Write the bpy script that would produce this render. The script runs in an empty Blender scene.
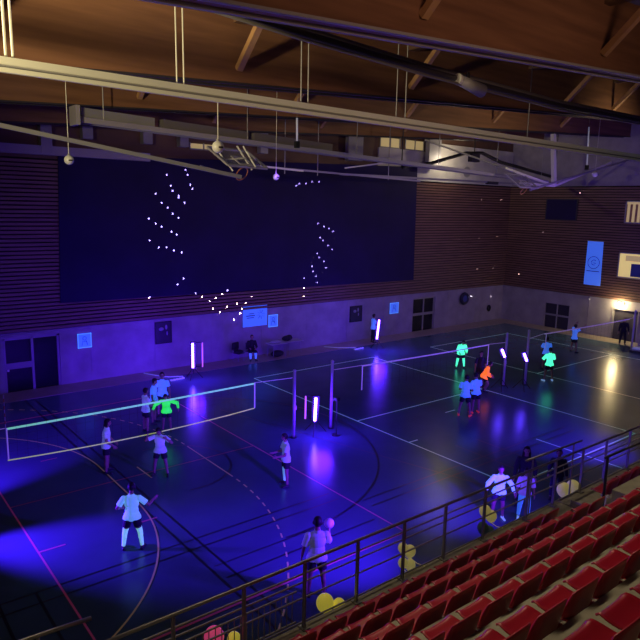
import bpy, bmesh, math, random
from mathutils import Vector, Matrix, Quaternion
from math import radians as R, sin, cos, pi

random.seed(7)
scn = bpy.context.scene
COL = scn.collection

# ------------------------------------------------------------------ camera
H = 8.2
FPX = 632.26
CAM = Matrix(((0.78224396, 0.09351858, -0.61591287),
              (-0.62254118, 0.15411838, -0.76726136),
              (0.0231703, 0.98361669, 0.17877734)))      # columns are the camera axes in the world
cd = bpy.data.cameras.new('camera')
cam = bpy.data.objects.new('camera', cd)
COL.objects.link(cam)
cam.matrix_world = Matrix.Translation((0, 0, H)) @ CAM.to_4x4()
cd.sensor_width = 36
cd.sensor_fit = 'HORIZONTAL'
cd.lens = FPX / 640 * 36
cd.clip_start = 0.05
cd.clip_end = 300
scn.camera = cam


def ray(u, v):
    return CAM @ Vector((u - 320, -(v - 320), -FPX))


def at_y(u, v, Y):
    d = ray(u, v); t = Y / d.y
    return Vector((d.x * t, Y, H + d.z * t))


def at_x(u, v, X):
    d = ray(u, v); t = X / d.x
    return Vector((X, d.y * t, H + d.z * t))


def at_z(u, v, Z=0.0):
    d = ray(u, v); t = (Z - H) / d.z
    return Vector((d.x * t, d.y * t, Z))


# ------------------------------------------------------------------ world, exposure, large lights
vs = scn.view_settings
vs.view_transform = 'Standard'
vs.look = 'None'
vs.exposure = 0.0
vs.gamma = 1.0
vs.use_curve_mapping = False
w = bpy.data.worlds.new('world')
scn.world = w
w.use_nodes = True
w.node_tree.nodes['Background'].inputs[0].default_value = (0.10, 0.06, 0.28, 1)
w.node_tree.nodes['Background'].inputs[1].default_value = 0.02


def light(name, kind, loc, color, power, target=None, size=1.0, size_y=None, spec=1.0, spread=None):
    ld = bpy.data.lights.new(name, kind)
    ld.color = color
    ld.energy = power
    ld.specular_factor = spec
    if kind == 'AREA':
        ld.shape = 'RECTANGLE'
        ld.size = size
        ld.size_y = size_y or size
        if spread:
            ld.spread = spread
    elif kind in ('POINT', 'SPOT'):
        ld.shadow_soft_size = size
    o = bpy.data.objects.new(name, ld)
    COL.objects.link(o)
    o.location = loc
    if target is not None:
        o.rotation_euler = (Vector(target) - Vector(loc)).to_track_quat('-Z', 'Y').to_euler()
    return o


UV = (0.075, 0.008, 1.0)
VIOLET = (0.30, 0.13, 1.0)
WARM = (1.0, 0.72, 0.42)
# dim lamps in the roof over the lower rows of the stand
light('stand_ceiling_lamp', 'AREA', (8, 8.9, 10.2), (1.0, 0.80, 0.52), 130, (8, 2.6, 4.6), 16, 0.4, spread=R(85))
# corridor light behind the photographer that reaches the roof timbers
light('corridor_lamp', 'AREA', (6, -4.0, 10.2), (1.0, 0.62, 0.40), 40, (13, 14, 13.0), 10, 0.8, spread=R(46))
# work lamps at the ends of the roof that the railing and the beams catch
light('roof_work_lamp', 'AREA', (-3.2, 9.3, 9.5), (1.0, 0.83, 0.42), 250, (5, 13.5, 12.0), 0.8, 0.4, spread=R(75))
light('roof_work_lamp', 'AREA', (27.0, 11.6, 9.9), (1.0, 0.82, 0.45), 62, (26.3, 18.5, 11.6), 0.8, 0.4, spread=R(100))
light('gallery_lamp', 'POINT', (32.6, 26.9, 11.3), (1.0, 0.84, 0.56), 120, size=0.1)
# added violet fill areas, standing in for the spill of the black-light floods
light('violet_wash_fill', 'AREA', (20, 17, 9.4), (0.26, 0.09, 1.0), 215, (21, 28.5, 3.0), 28, 0.5, spec=0.0, spread=R(95))
light('violet_wash_fill', 'AREA', (16, 18, 1.0), VIOLET, 70, (16, 18, 12), 24, 6, spec=0.0)
light('violet_wash_fill', 'AREA', (32.5, 15, 7.5), (0.22, 0.10, 1.0), 130, (40.6, 20.5, 8.0), 5, 1.5)
# added dim neutral fill that lifts the dark parts of the court floor
light('neutral_court_fill', 'AREA', (16, 16, 10.4), (0.62, 0.86, 1.0), 36, (16, 16, 0), 26, 12, spec=0.0)

# ------------------------------------------------------------------ materials


def mat(name, color, rough=0.6, metal=0.0, emit=None, estr=0.0, noise=0.0, nscale=8.0, bump=0.0, spec=0.5, alpha=None):
    m = bpy.data.materials.new(name)
    m.use_nodes = True
    nt = m.node_tree
    b = nt.nodes['Principled BSDF']
    b.inputs['Base Color'].default_value = (*color, 1)
    b.inputs['Roughness'].default_value = rough
    b.inputs['Metallic'].default_value = metal
    b.inputs['Specular IOR Level'].default_value = spec
    if emit:
        b.inputs['Emission Color'].default_value = (*emit, 1)
        b.inputs['Emission Strength'].default_value = estr
    if alpha is not None:
        b.inputs['Alpha'].default_value = alpha
    if noise or bump:
        tc = nt.nodes.new('ShaderNodeTexCoord')
        no = nt.nodes.new('ShaderNodeTexNoise')
        no.inputs['Scale'].default_value = nscale
        no.inputs['Detail'].default_value = 5
        nt.links.new(tc.outputs['Object'], no.inputs['Vector'])
        if noise:
            r = nt.nodes.new('ShaderNodeValToRGB')
            r.color_ramp.elements[0].position = 0.3
            r.color_ramp.elements[1].position = 0.7
            r.color_ramp.elements[0].color = (*[c * (1 - noise) for c in color], 1)
            r.color_ramp.elements[1].color = (*[min(1, c * (1 + noise)) for c in color], 1)
            nt.links.new(no.outputs['Fac'], r.inputs['Fac'])
            nt.links.new(r.outputs['Color'], b.inputs['Base Color'])
        if bump:
            bp = nt.nodes.new('ShaderNodeBump')
            bp.inputs['Strength'].default_value = bump
            bp.inputs['Distance'].default_value = 0.02
            nt.links.new(no.outputs['Fac'], bp.inputs['Height'])
            nt.links.new(bp.outputs['Normal'], b.inputs['Normal'])
    return m


def wood_mat(name, c1, c2, axis_scale, rough=0.55):
    m = bpy.data.materials.new(name)
    m.use_nodes = True
    nt = m.node_tree
    b = nt.nodes['Principled BSDF']
    b.inputs['Roughness'].default_value = rough
    tc = nt.nodes.new('ShaderNodeTexCoord')
    mp = nt.nodes.new('ShaderNodeMapping')
    mp.inputs['Scale'].default_value = axis_scale
    no = nt.nodes.new('ShaderNodeTexNoise')
    no.inputs['Scale'].default_value = 1.0
    no.inputs['Detail'].default_value = 6
    r = nt.nodes.new('ShaderNodeValToRGB')
    r.color_ramp.elements[0].position = 0.32
    r.color_ramp.elements[1].position = 0.68
    r.color_ramp.elements[0].color = (*c1, 1)
    r.color_ramp.elements[1].color = (*c2, 1)
    nt.links.new(tc.outputs['Object'], mp.inputs['Vector'])
    nt.links.new(mp.outputs['Vector'], no.inputs['Vector'])
    nt.links.new(no.outputs['Fac'], r.inputs['Fac'])
    nt.links.new(r.outputs['Color'], b.inputs['Base Color'])
    return m


M = {}
M['floor'] = mat('sport_floor', (0.075, 0.145, 0.17), 0.25, noise=0.10, nscale=0.7, bump=0.05, spec=0.42)
M['border'] = mat('floor_border', (0.36, 0.30, 0.24), 0.45, noise=0.1, nscale=2)
M['concrete'] = mat('concrete', (0.33, 0.30, 0.33), 0.8, noise=0.16, nscale=1.2, bump=0.1)
M['concrete_light'] = mat('pale_concrete', (0.55, 0.53, 0.5), 0.8, noise=0.12, nscale=1.0)
M['tread'] = mat('stand_concrete', (0.38, 0.355, 0.27), 0.85, noise=0.18, nscale=5, bump=0.15)
M['slat'] = wood_mat('slat_wood', (0.15, 0.078, 0.062), (0.25, 0.135, 0.10), (0.6, 0.6, 9))
M['slat_dark'] = mat('slat_backing', (0.02, 0.012, 0.012), 0.9)
M['beam'] = wood_mat('glulam', (0.17, 0.075, 0.045), (0.28, 0.13, 0.075), (0.35, 1, 5))
M['deck'] = wood_mat('roof_deck', (0.10, 0.055, 0.04), (0.16, 0.085, 0.055), (0.5, 3, 1))
M['brace'] = wood_mat('brace_wood', (0.36, 0.19, 0.09), (0.5, 0.28, 0.13), (2, 2, 2))
M['black'] = mat('black_cloth', (0.011, 0.004, 0.055), 0.85, noise=0.2, nscale=0.6)
M['black_metal'] = mat('black_metal', (0.02, 0.02, 0.022), 0.4, 0.2)
M['dark'] = mat('dark_paint', (0.035, 0.03, 0.045), 0.5)
M['glass_dark'] = mat('door_glass', (0.012, 0.010, 0.02), 0.25, noise=0.2, nscale=1, spec=0.15)
M['frame'] = mat('aluminium_frame', (0.30, 0.28, 0.30), 0.45, 0.3)
M['steel'] = mat('rail_steel', (0.30, 0.29, 0.27), 0.34, 0.8)
M['steel_dark'] = mat('rail_post_steel', (0.34, 0.33, 0.31), 0.42, 0.35)
M['white_metal'] = mat('white_paint_metal', (0.86, 0.84, 0.76), 0.42)
M['grey_metal'] = mat('grey_metal', (0.34, 0.33, 0.36), 0.5, 0.3)
M['duct'] = mat('grey_duct', (0.22, 0.20, 0.21), 0.5, 0.4)
M['violet_metal'] = mat('pale_metal_flange', (0.36, 0.33, 0.38), 0.5)
M['seat'] = mat('red_plastic', (0.40, 0.010, 0.032), 0.32, spec=0.55)
M['post_white'] = mat('white_net_post', (0.62, 0.58, 0.62), 0.4)
M['pink_line'] = mat('pink_court_line', (0.60, 0.16, 0.22), 0.4, emit=(0.8, 0.04, 0.22), estr=0.04)
M['red_line'] = mat('red_court_line', (0.62, 0.16, 0.14), 0.4)
M['white_line'] = mat('white_court_line', (0.80, 0.85, 0.80), 0.4, emit=(0.12, 0.62, 0.55), estr=0.16)
M['yellow_line'] = mat('yellow_court_line', (0.72, 0.50, 0.22), 0.45, emit=(0.5, 0.36, 0.10), estr=0.06)
M['black_line'] = mat('black_court_line', (0.012, 0.012, 0.018), 0.35)
M['uv_tube'] = mat('black_light_tube', (0.1, 0.05, 0.3), 0.4, emit=(0.085, 0.034, 1.0), estr=62)
M['uv_tube_dim'] = mat('dim_black_light_tube', (0.1, 0.05, 0.3), 0.4, emit=(0.55, 0.10, 1.0), estr=1.1)
M['tape'] = mat('fluorescent_net_tape', (0.4, 0.9, 0.45), 0.6, emit=(0.25, 0.85, 0.38), estr=0.48)
M['tape_yellow'] = mat('fluorescent_yellow_tape', (0.75, 0.8, 0.2), 0.6, emit=(0.5, 0.62, 0.16), estr=0.42)
M['tape_pale'] = mat('pale_net_tape', (0.72, 0.68, 0.75), 0.6, emit=(0.35, 0.22, 0.60), estr=0.28)
M['net'] = mat('net_cord', (0.02, 0.02, 0.025), 0.8)
M['poster'] = mat('blue_white_poster', (0.22, 0.38, 0.85), 0.6, emit=(0.03, 0.15, 0.95), estr=0.55)
M['poster_edge'] = mat('poster_print', (0.04, 0.06, 0.30), 0.6)
M['poster_pale'] = mat('poster_pale_print', (0.5, 0.8, 0.95), 0.6, emit=(0.05, 0.35, 1.0), estr=0.65)
M['room'] = mat('lit_room', (0.8, 0.68, 0.35), 0.8, emit=(0.95, 0.72, 0.22), estr=0.55)
M['room_dim'] = mat('dim_lit_room', (0.5, 0.42, 0.25), 0.8, emit=(0.75, 0.55, 0.22), estr=0.35)
M['lamp_on'] = mat('lit_wall_lamp', (1, 0.9, 0.6), 0.4, emit=(1.0, 0.80, 0.38), estr=14)
M['balloon_yellow'] = mat('yellow_balloon', (0.85, 0.72, 0.16), 0.35, noise=0.06, nscale=5, emit=(0.6, 0.52, 0.05), estr=0.35)
M['balloon_pale'] = mat('pale_yellow_balloon', (0.90, 0.80, 0.36), 0.4, emit=(0.5, 0.44, 0.12), estr=0.24)  # slight emission stands in for warm lamp light that misses these balloons
M['balloon_pink'] = mat('pink_balloon', (0.85, 0.14, 0.26), 0.35, emit=(0.8, 0.07, 0.22), estr=0.35)
M['balloon_green'] = mat('dark_green_balloon', (0.12, 0.25, 0.13), 0.4)
M['skin'] = mat('skin', (0.40, 0.22, 0.16), 0.6)
M['skin_dark'] = mat('dark_skin', (0.16, 0.085, 0.06), 0.6)
M['hair'] = mat('dark_hair', (0.018, 0.012, 0.012), 0.6)
M['hair_brown'] = mat('brown_hair', (0.07, 0.035, 0.025), 0.6)
M['eye'] = mat('eye', (0.02, 0.015, 0.015), 0.2)
M['lip'] = mat('lip', (0.30, 0.10, 0.09), 0.5)
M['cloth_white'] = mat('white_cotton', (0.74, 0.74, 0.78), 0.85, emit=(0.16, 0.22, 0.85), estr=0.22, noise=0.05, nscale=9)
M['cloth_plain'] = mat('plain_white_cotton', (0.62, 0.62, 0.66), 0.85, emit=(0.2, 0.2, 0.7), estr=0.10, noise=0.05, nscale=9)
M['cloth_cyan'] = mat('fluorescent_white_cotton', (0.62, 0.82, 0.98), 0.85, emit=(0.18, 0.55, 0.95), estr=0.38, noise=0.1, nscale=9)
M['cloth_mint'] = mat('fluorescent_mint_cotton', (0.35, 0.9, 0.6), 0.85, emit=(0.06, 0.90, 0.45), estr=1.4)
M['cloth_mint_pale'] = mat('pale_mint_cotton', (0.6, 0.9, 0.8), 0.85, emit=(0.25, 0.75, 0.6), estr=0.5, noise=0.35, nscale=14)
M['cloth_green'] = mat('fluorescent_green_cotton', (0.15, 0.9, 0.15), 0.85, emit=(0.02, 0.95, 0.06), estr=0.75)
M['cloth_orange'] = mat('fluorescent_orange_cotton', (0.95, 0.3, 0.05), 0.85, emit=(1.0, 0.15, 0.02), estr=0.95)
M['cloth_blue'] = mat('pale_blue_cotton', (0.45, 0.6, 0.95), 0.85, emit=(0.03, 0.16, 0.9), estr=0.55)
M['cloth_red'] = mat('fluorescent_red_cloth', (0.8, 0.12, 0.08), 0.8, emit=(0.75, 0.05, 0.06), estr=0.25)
M['cloth_black'] = mat('black_cotton', (0.02, 0.018, 0.025), 0.85)
M['cloth_navy'] = mat('navy_cotton', (0.025, 0.025, 0.055), 0.85)
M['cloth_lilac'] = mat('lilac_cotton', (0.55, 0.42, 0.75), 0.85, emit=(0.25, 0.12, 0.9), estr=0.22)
M['shoe'] = mat('dark_shoe', (0.03, 0.03, 0.035), 0.5)
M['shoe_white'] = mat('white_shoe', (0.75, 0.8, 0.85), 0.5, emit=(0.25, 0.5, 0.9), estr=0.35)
M['ball'] = mat('white_ball', (0.7, 0.68, 0.66), 0.5)
M['ball_panel'] = mat('ball_panel_seams', (0.35, 0.28, 0.25), 0.5)
M['globe'] = mat('white_globe', (0.75, 0.74, 0.72), 0.35)
M['table'] = mat('pale_table_top', (0.5, 0.48, 0.5), 0.5)
M['acrylic'] = mat('clear_backboard', (0.35, 0.33, 0.42), 0.15, alpha=0.28)
M['rim'] = mat('orange_rim', (0.5, 0.2, 0.08), 0.4)
M['white_plastic'] = mat('white_plastic', (0.75, 0.75, 0.78), 0.4, emit=(0.3, 0.4, 0.9), estr=0.12)

# ------------------------------------------------------------------ mesh helpers


class MB:
    def __init__(self):
        self.bm = bmesh.new()

    def box(self, c, s, rot=None, bevel=0.0):
        r = bmesh.ops.create_cube(self.bm, size=1.0)
        mx = Matrix.Translation(Vector(c)) @ (rot.to_4x4() if rot else Matrix.Identity(4)) @ Matrix.Diagonal((*s, 1))
        bmesh.ops.transform(self.bm, matrix=mx, verts=r['verts'])
        if bevel:
            es = list({e for v in r['verts'] for e in v.link_edges})
            bmesh.ops.bevel(self.bm, geom=es, offset=bevel, segments=2, affect='EDGES')
        return self

    def span(self, a, b):
        a, b = Vector(a), Vector(b)
        return self.box((a + b) / 2, [max(1e-3, abs(x)) for x in (b - a)])

    def bar(self, p, q, wd, ht, up=(0, 0, 1)):
        p, q = Vector(p), Vector(q)
        d = (q - p)
        L = d.length
        x = d.normalized()
        upv = Vector(up)
        if abs(x.dot(upv)) > 0.99:
            upv = Vector((1, 0, 0))
        y = upv.cross(x).normalized()
        z = x.cross(y)
        rot = Matrix((x, y, z)).transposed()
        return self.box((p + q) / 2, (L, wd, ht), rot)

    def cone(self, p, q, r1, r2, seg=12, caps=True):
        p, q = Vector(p), Vector(q)
        d = q - p
        r = bmesh.ops.create_cone(self.bm, cap_ends=caps, segments=seg, radius1=r1, radius2=r2, depth=d.length)
        mx = Matrix.Translation((p + q) / 2) @ d.to_track_quat('Z', 'Y').to_matrix().to_4x4()
        bmesh.ops.transform(self.bm, matrix=mx, verts=r['verts'])
        return self

    def tube(self, p, q, r, seg=10):
        return self.cone(p, q, r, r, seg)

    def path(self, pts, r, seg=8):
        pts = [Vector(p) for p in pts]
        rings = []
        for i, p in enumerate(pts):
            t = (pts[min(i + 1, len(pts) - 1)] - pts[max(i - 1, 0)]).normalized()
            a = Vector((0, 0, 1)) if abs(t.z) < 0.95 else Vector((1, 0, 0))
            x = t.cross(a).normalized()
            y = x.cross(t)
            rings.append([self.bm.verts.new(p + r * (cos(2 * pi * k / seg) * x + sin(2 * pi * k / seg) * y)) for k in range(seg)])
        for a, b in zip(rings, rings[1:]):
            for k in range(seg):
                self.bm.faces.new((a[k], a[(k + 1) % seg], b[(k + 1) % seg], b[k]))
        self.bm.faces.new(rings[0][::-1])
        self.bm.faces.new(rings[-1])
        return self

    def ell(self, c, r, rot=None, u=16, v=10):
        q = bmesh.ops.create_uvsphere(self.bm, u_segments=u, v_segments=v, radius=1)
        if not hasattr(r, '__len__'):
            r = (r, r, r)
        mx = Matrix.Translation(Vector(c)) @ (rot.to_4x4() if rot else Matrix.Identity(4)) @ Matrix.Diagonal((*r, 1))
        bmesh.ops.transform(self.bm, matrix=mx, verts=q['verts'])
        return self

    def torus(self, c, rad, r, rot=None, seg=28, ms=8):
        rings = []
        rot = rot or Matrix.Identity(3)
        for i in range(seg):
            a = 2 * pi * i / seg
            ring = []
            for k in range(ms):
                b = 2 * pi * k / ms
                p = Vector(((rad + r * cos(b)) * cos(a), (rad + r * cos(b)) * sin(a), r * sin(b)))
                ring.append(self.bm.verts.new(Vector(c) + rot @ p))
            rings.append(ring)
        for i in range(seg):
            a, b = rings[i], rings[(i + 1) % seg]
            for k in range(ms):
                self.bm.faces.new((a[k], b[k], b[(k + 1) % ms], a[(k + 1) % ms]))
        return self

    def prism(self, poly, off):
        vs0 = [self.bm.verts.new(Vector(p)) for p in poly]
        vs1 = [self.bm.verts.new(Vector(p) + Vector(off)) for p in poly]
        n = len(poly)
        self.bm.faces.new(vs0)
        self.bm.faces.new(vs1[::-1])
        for i in range(n):
            self.bm.faces.new((vs0[i], vs1[i], vs1[(i + 1) % n], vs0[(i + 1) % n]))
        return self

    def strip(self, pts, wd, z=0.004, th=0.004):
        """flat painted line following pts on the floor"""
        pts = [Vector((p[0], p[1], 0)) for p in pts]
        L, Rr = [], []
        for i, p in enumerate(pts):
            t = (pts[min(i + 1, len(pts) - 1)] - pts[max(i - 1, 0)]).normalized()
            n = Vector((-t.y, t.x, 0)) * wd / 2
            L.append(self.bm.verts.new((p.x + n.x, p.y + n.y, z)))
            Rr.append(self.bm.verts.new((p.x - n.x, p.y - n.y, z)))
        for i in range(len(pts) - 1):
            self.bm.faces.new((Rr[i], Rr[i + 1], L[i + 1], L[i]))
        return self

    def build(self, name, m, parent=None, smooth=False, fix=True):
        if fix:
            bmesh.ops.recalc_face_normals(self.bm, faces=self.bm.faces[:])
        me = bpy.data.meshes.new(name)
        self.bm.to_mesh(me)
        self.bm.free()
        if smooth:
            me.polygons.foreach_set('use_smooth', [True] * len(me.polygons))
        me.materials.append(m)
        o = bpy.data.objects.new(name, me)
        COL.objects.link(o)
        if parent is not None:
            o.parent = parent
        return o


def tag(o, label=None, cat=None, group=None, kind=None):
    if label:
        o['label'] = label
    if cat:
        o['category'] = cat
    if group:
        o['group'] = group
    if kind:
        o['kind'] = kind
    return o


def thing(name, label, cat, loc=(0, 0, 0), rz=0.0, group=None):
    o = bpy.data.objects.new(name, None)
    o.empty_display_size = 0.2
    COL.objects.link(o)
    o.location = loc
    o.rotation_euler = (0, 0, rz)
    return tag(o, label, cat, group)


KIDS = {}


def copy_tree(src, loc, rz=None, label=None, group=None):
    kids = [o for o in bpy.data.objects if o.parent == src]
    c = src.copy()
    COL.objects.link(c)
    c.location = loc
    if rz is not None:
        c.rotation_euler = (0, 0, rz)
    if label:
        c['label'] = label
    if group:
        c['group'] = group
    for k in kids:
        kc = k.copy()
        COL.objects.link(kc)
        kc.parent = c
        for s in [o for o in bpy.data.objects if o.parent == k]:
            sc = s.copy()
            COL.objects.link(sc)
            sc.parent = kc
    return c


def structure(name, mb, m, parent=None):
    o = mb.build(name, m, parent)
    if parent is None:
        o['kind'] = 'structure'
    return o


# ------------------------------------------------------------------ room shell
XW = 40.6      # right wall
YW = 28.5      # long back wall
XL = -4.0
ZC = 2.58      # top of the concrete
ZW = 9.85      # top of the slatted cladding
floor = structure('floor', MB().span((XL, 5.6, -0.2), (XW, YW, 0)), M['floor'])
bd = MB()
bd.span((XL, 27.1, 0.0), (XW, YW, 0.012))
bd.span((39.1, 5.6, 0.0), (XW, 27.1, 0.012))
bd.build('border', M['border'], floor)

# painted court lines
X1, X2 = 3.47, 11.2
Y0, YM, Y1 = 10.25, 17.45, 24.65
pk = MB()
pk.strip([(X1, Y0), (X1, Y1)], 0.045).strip([(X2, Y0), (X2, Y1)], 0.045)
pk.strip([(X1 - 0.03, Y0), (X2 + 0.03, Y0)], 0.06, 0.005)
pk.strip([(X1, 14.7), (X1 + 0.62, 14.7)], 0.06, 0.005).strip([(5.95, 14.66), (6.42, 14.66)], 0.06, 0.005)
pk.strip([(X1, Y1), (X2, Y1)], 0.06, 0.005)
pk.build('pink_court_line', M['pink_line'], floor)
rd = MB().strip([(X1, YM), (X2, YM)], 0.05, 0.005)
rd.strip([(5.0, 20.2), (5.5, 20.2)], 0.05)
for a, b in (((134, 465), (152, 478)), ):
    pass
rd.build('red_court_line', M['red_line'], floor)
wl = MB()
for xa in (15.85, 23.6):
    wl.strip([(xa, Y0), (xa, Y1)], 0.06)
for ya in (Y0, Y1):
    wl.strip([(15.85, ya), (23.6, ya)], 0.06, 0.005)
wl.strip([(15.85, 17.3), (23.6, 17.3)], 0.06, 0.005)
wl.strip([(15.85, 14.55), (16.3, 14.55)], 0.06, 0.005)
wl.strip([(19.93, 8.2), (19.93, 12.1)], 0.05, 0.005)
wl.strip([(19.5, 16.0), (20.1, 16.0)], 0.05, 0.005)
for xa in (28.3, 36.0):
    wl.strip([(xa, 10.25), (xa, Y1)], 0.05)
wl.strip([(28.3, YM), (36, YM)], 0.05, 0.005).strip([(28.3, 24.65), (36, 24.65)], 0.05, 0.005)
wl.build('white_court_line', M['white_line'], floor)
# handball areas
GX, GY = 0.34, 17.2


def arc(r, a0, a1, n, cy):
    return [(GX + r * cos(R(a0 + (a1 - a0) * i / n)), cy + r * sin(R(a0 + (a1 - a0) * i / n))) for i in range(n + 1)]


yl = MB()
yl.strip(arc(6, -84, 0, 30, GY - 1.5) + arc(6, 0, 84, 30, GY + 1.5), 0.042, 0.006)
yl.strip([at_z(137, 467)[:2], at_z(152, 478)[:2]], 0.042, 0.006)
pts = arc(9, -84, 0, 60, GY - 1.5)
full = pts + arc(9, 0, 84, 60, GY + 1.5)
i = 0
while i < len(full) - 2:
    yl.strip(full[i:i + 2], 0.042, 0.006)
    i += 2
yl.build('yellow_handball_line', M['yellow_line'], floor)
bl = MB()
for y in (12.68, 13.1):
    bl.strip([(-2, y), (11.0, y)], 0.05, 0.003)
for x in (2.27, 2.99):
    bl.strip([(x, 8.0), (x, 13.1)], 0.06, 0.003)
for x0, x1 in ((6.22, 6.40), (6.58, 6.78)):
    bl.strip([(x0, 27.4), (x1, 8.6)], 0.06, 0.003)
bl.strip([(6.5, 11.2), (11, 11.2)], 0.05, 0.003).strip([(6.5, 11.75), (9.5, 11.75)], 0.04, 0.003)
cx, cy, cr = 9.1, 18.0, 6.2
bl.strip([(cx + cr * cos(R(a)), cy + cr * sin(R(a))) for a in range(-95, 60, 3)], 0.07, 0.0035)
bl.strip([(8.2 + 1.8 * cos(R(a)), 17.4 + 1.8 * sin(R(a))) for a in range(-100, 100, 6)], 0.06, 0.0035)
for y in (10.6, 11.0):
    bl.strip([(11.5, y + 1.2), (22, y + 1.2)], 0.06, 0.003)
for x in (17.0, 18.1):
    bl.strip([(x, 8.5), (x, 13.4)], 0.06, 0.003)
bl.strip([(12.2, 21.5), (15.5, 9.5)], 0.05, 0.003)
bl.build('black_court_line', M['black_line'], floor)

# back wall: concrete plinth with panel joints, slatted cladding, upper gallery
wb = MB()
xs = [XL] + [0.2 + 3.1 * k for k in range(0, 14)]
xs = [x for x in xs if x < XW] + [XW]
DOORS_B = [(5.83, 8.13), (30.75, 32.95)]     # openings in the long wall


def wall_y(mb, y0, y1, x0, x1, z0, z1, holes):
    """wall slab along x with door holes from the ground"""
    x = x0
    for a, b, ht in holes:
        if a > x:
            mb.span((x, y0, z0), (a, y1, z1))
        mb.span((a, y0, ht), (b, y1, z1))
        x = b
    mb.span((x, y0, z0), (x1, y1, z1))


wall_y(wb, YW, YW + 0.3, XL, XW + 0.3, 0, ZC, [(5.83, 8.13, 2.36), (30.75, 32.95, 2.26)])
for x in xs[1:-1]:
    if not any(a - 0.1 < x < b + 0.1 for a, b in DOORS_B):
        wb.span((x - 0.02, YW - 0.012, 0), (x + 0.02, YW, ZC))
wall_back = structure('wall_back', wb, M['concrete'])
cl = MB()
nsl = 42
for k in range(nsl):
    z = ZC + 0.04 + (ZW - ZC - 0.06) * k / nsl
    hgt = (ZW - ZC) / nsl * 0.66
    cl.span((XL, YW - 0.13, z), (XW - 0.05, YW - 0.03, z + hgt))
cl.build('slat_cladding', M['slat'], wall_back)
MB().span((XL, YW - 0.02, ZC), (XW, YW + 0.3, ZW)).build('cladding_backing', M['slat_dark'], wall_back)
ub = MB().span((XL, YW + 0.0, ZW), (XW + 0.3, YW + 0.3, 14.6))
ub.build('upper_panelling', M['deck'], wall_back)
# pale concrete spandrel at the right end of the gallery
sp = MB().span((27.0, YW - 0.10, ZW + 0.02), (31.3, YW - 0.01, 11.7)).span((31.3, YW - 0.10, ZW + 0.02), (XW, YW - 0.01, 12.3))
sp.build('pale_spandrel', M['concrete_light'], wall_back)
vq = at_y(467, 172, YW - 0.1)
sh = MB().cone((vq.x, YW - 0.115, vq.z), (vq.x, YW - 0.095, vq.z), 0.36, 0.36, 24)
sh.build('round_vent', M['grey_metal'], wall_back)
# flange along the top of the cladding
trim1 = structure('trim_1', MB().span((XL, YW - 0.42, 9.98), (12.4, YW - 0.02, 10.06)).span((XL, YW - 0.42, 10.06), (12.4, YW - 0.38, 10.34)), M['violet_metal'])
# gallery columns
for k, x in enumerate((7.9, 9.6, 12.3, 14.1, 18.6, 24.6, 31.3)):
    zc = 10.06 if x < 8 else 10.75
    c = MB().span((x - 0.22, YW - 0.45, zc), (x + 0.22, YW - 0.08, 14.4))
    if x > 20:
        c.span((x - 0.55, YW - 0.75, 10.75), (x + 0.55, YW - 0.46, 14.4))
    structure('pillar', c, M['grey_metal'])

# right wall
wr = MB()


def wall_x(mb, x0, x1, y0, y1, z0, z1, holes):
    y = y0
    for a, b, ht in holes:
        if a > y:
            mb.span((x0, y, z0), (x1, a, z1))
        mb.span((x0, a, ht), (x1, b, z1))
        y = b
    mb.span((x0, y, z0), (x1, y1, z1))


wall_x(wr, XW, XW + 0.3, 4.0, YW + 0.3, 0, ZC, [(18.3, 19.9, 2.0), (23.0, 24.85, 1.72)])
for y in (6.5, 9.6, 12.7, 15.8, 21.6, 26.4):
    wr.span((XW - 0.012, y - 0.02, 0), (XW, y + 0.02, ZC))
wall_right = structure('wall_right', wr, M['concrete'])
cl = MB()
for k in range(nsl):
    z = ZC + 0.04 + (ZW - ZC - 0.06) * k / nsl
    hgt = (ZW - ZC) / nsl * 0.66
    cl.span((XW - 0.13, 4.0, z), (XW - 0.03, YW - 0.05, z + hgt))
cl.build('slat_cladding', M['slat'], wall_right)
MB().span((XW - 0.02, 4.0, ZC), (XW + 0.3, YW, ZW)).build('cladding_backing', M['slat_dark'], wall_right)
MB().span((XW - 0.05, 4.0, ZW), (XW + 0.3, YW, 14.6)).build('upper_concrete', M['concrete'], wall_right)
wall_left = structure('wall_left', MB().span((XL - 0.3, -4, 0), (XL, YW, 14.6)), M['concrete'])

# roof: deck and purlins
slope = 0.055


def zr(x):          # underside of the glulam beams (rises gently to the right)
    return 10.80 + slope * (x - 3.0)


BD = 1.55
dk = MB()
for a, b in ((XL - 0.3, XW + 0.3),):
    dk.prism([(a, -5, zr(a) + BD + 0.34), (b, -5, zr(b) + BD + 0.34), (b, -5, zr(b) + BD + 0.54), (a, -5, zr(a) + BD + 0.54)], (0, YW + 5.3, 0))
ceiling = structure('ceiling', dk, M['deck'])
for x in (-3.5, 2.5, 8.5, 14.5, 20.6, 26.6, 32.6, 38.6):
    p = MB().span((x - 0.13, -5, zr(x) + BD - 0.20), (x + 0.13, YW, zr(x) + BD + 0.33))
    p.build('purlin', M['deck'], ceiling)
# pale insulation panels between beams
MB().span((5.6, 10.2, zr(7) + BD + 0.0), (9.0, 13.95, zr(7) + BD + 0.08)).build('pale_panel', M['violet_metal'], ceiling)

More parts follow.
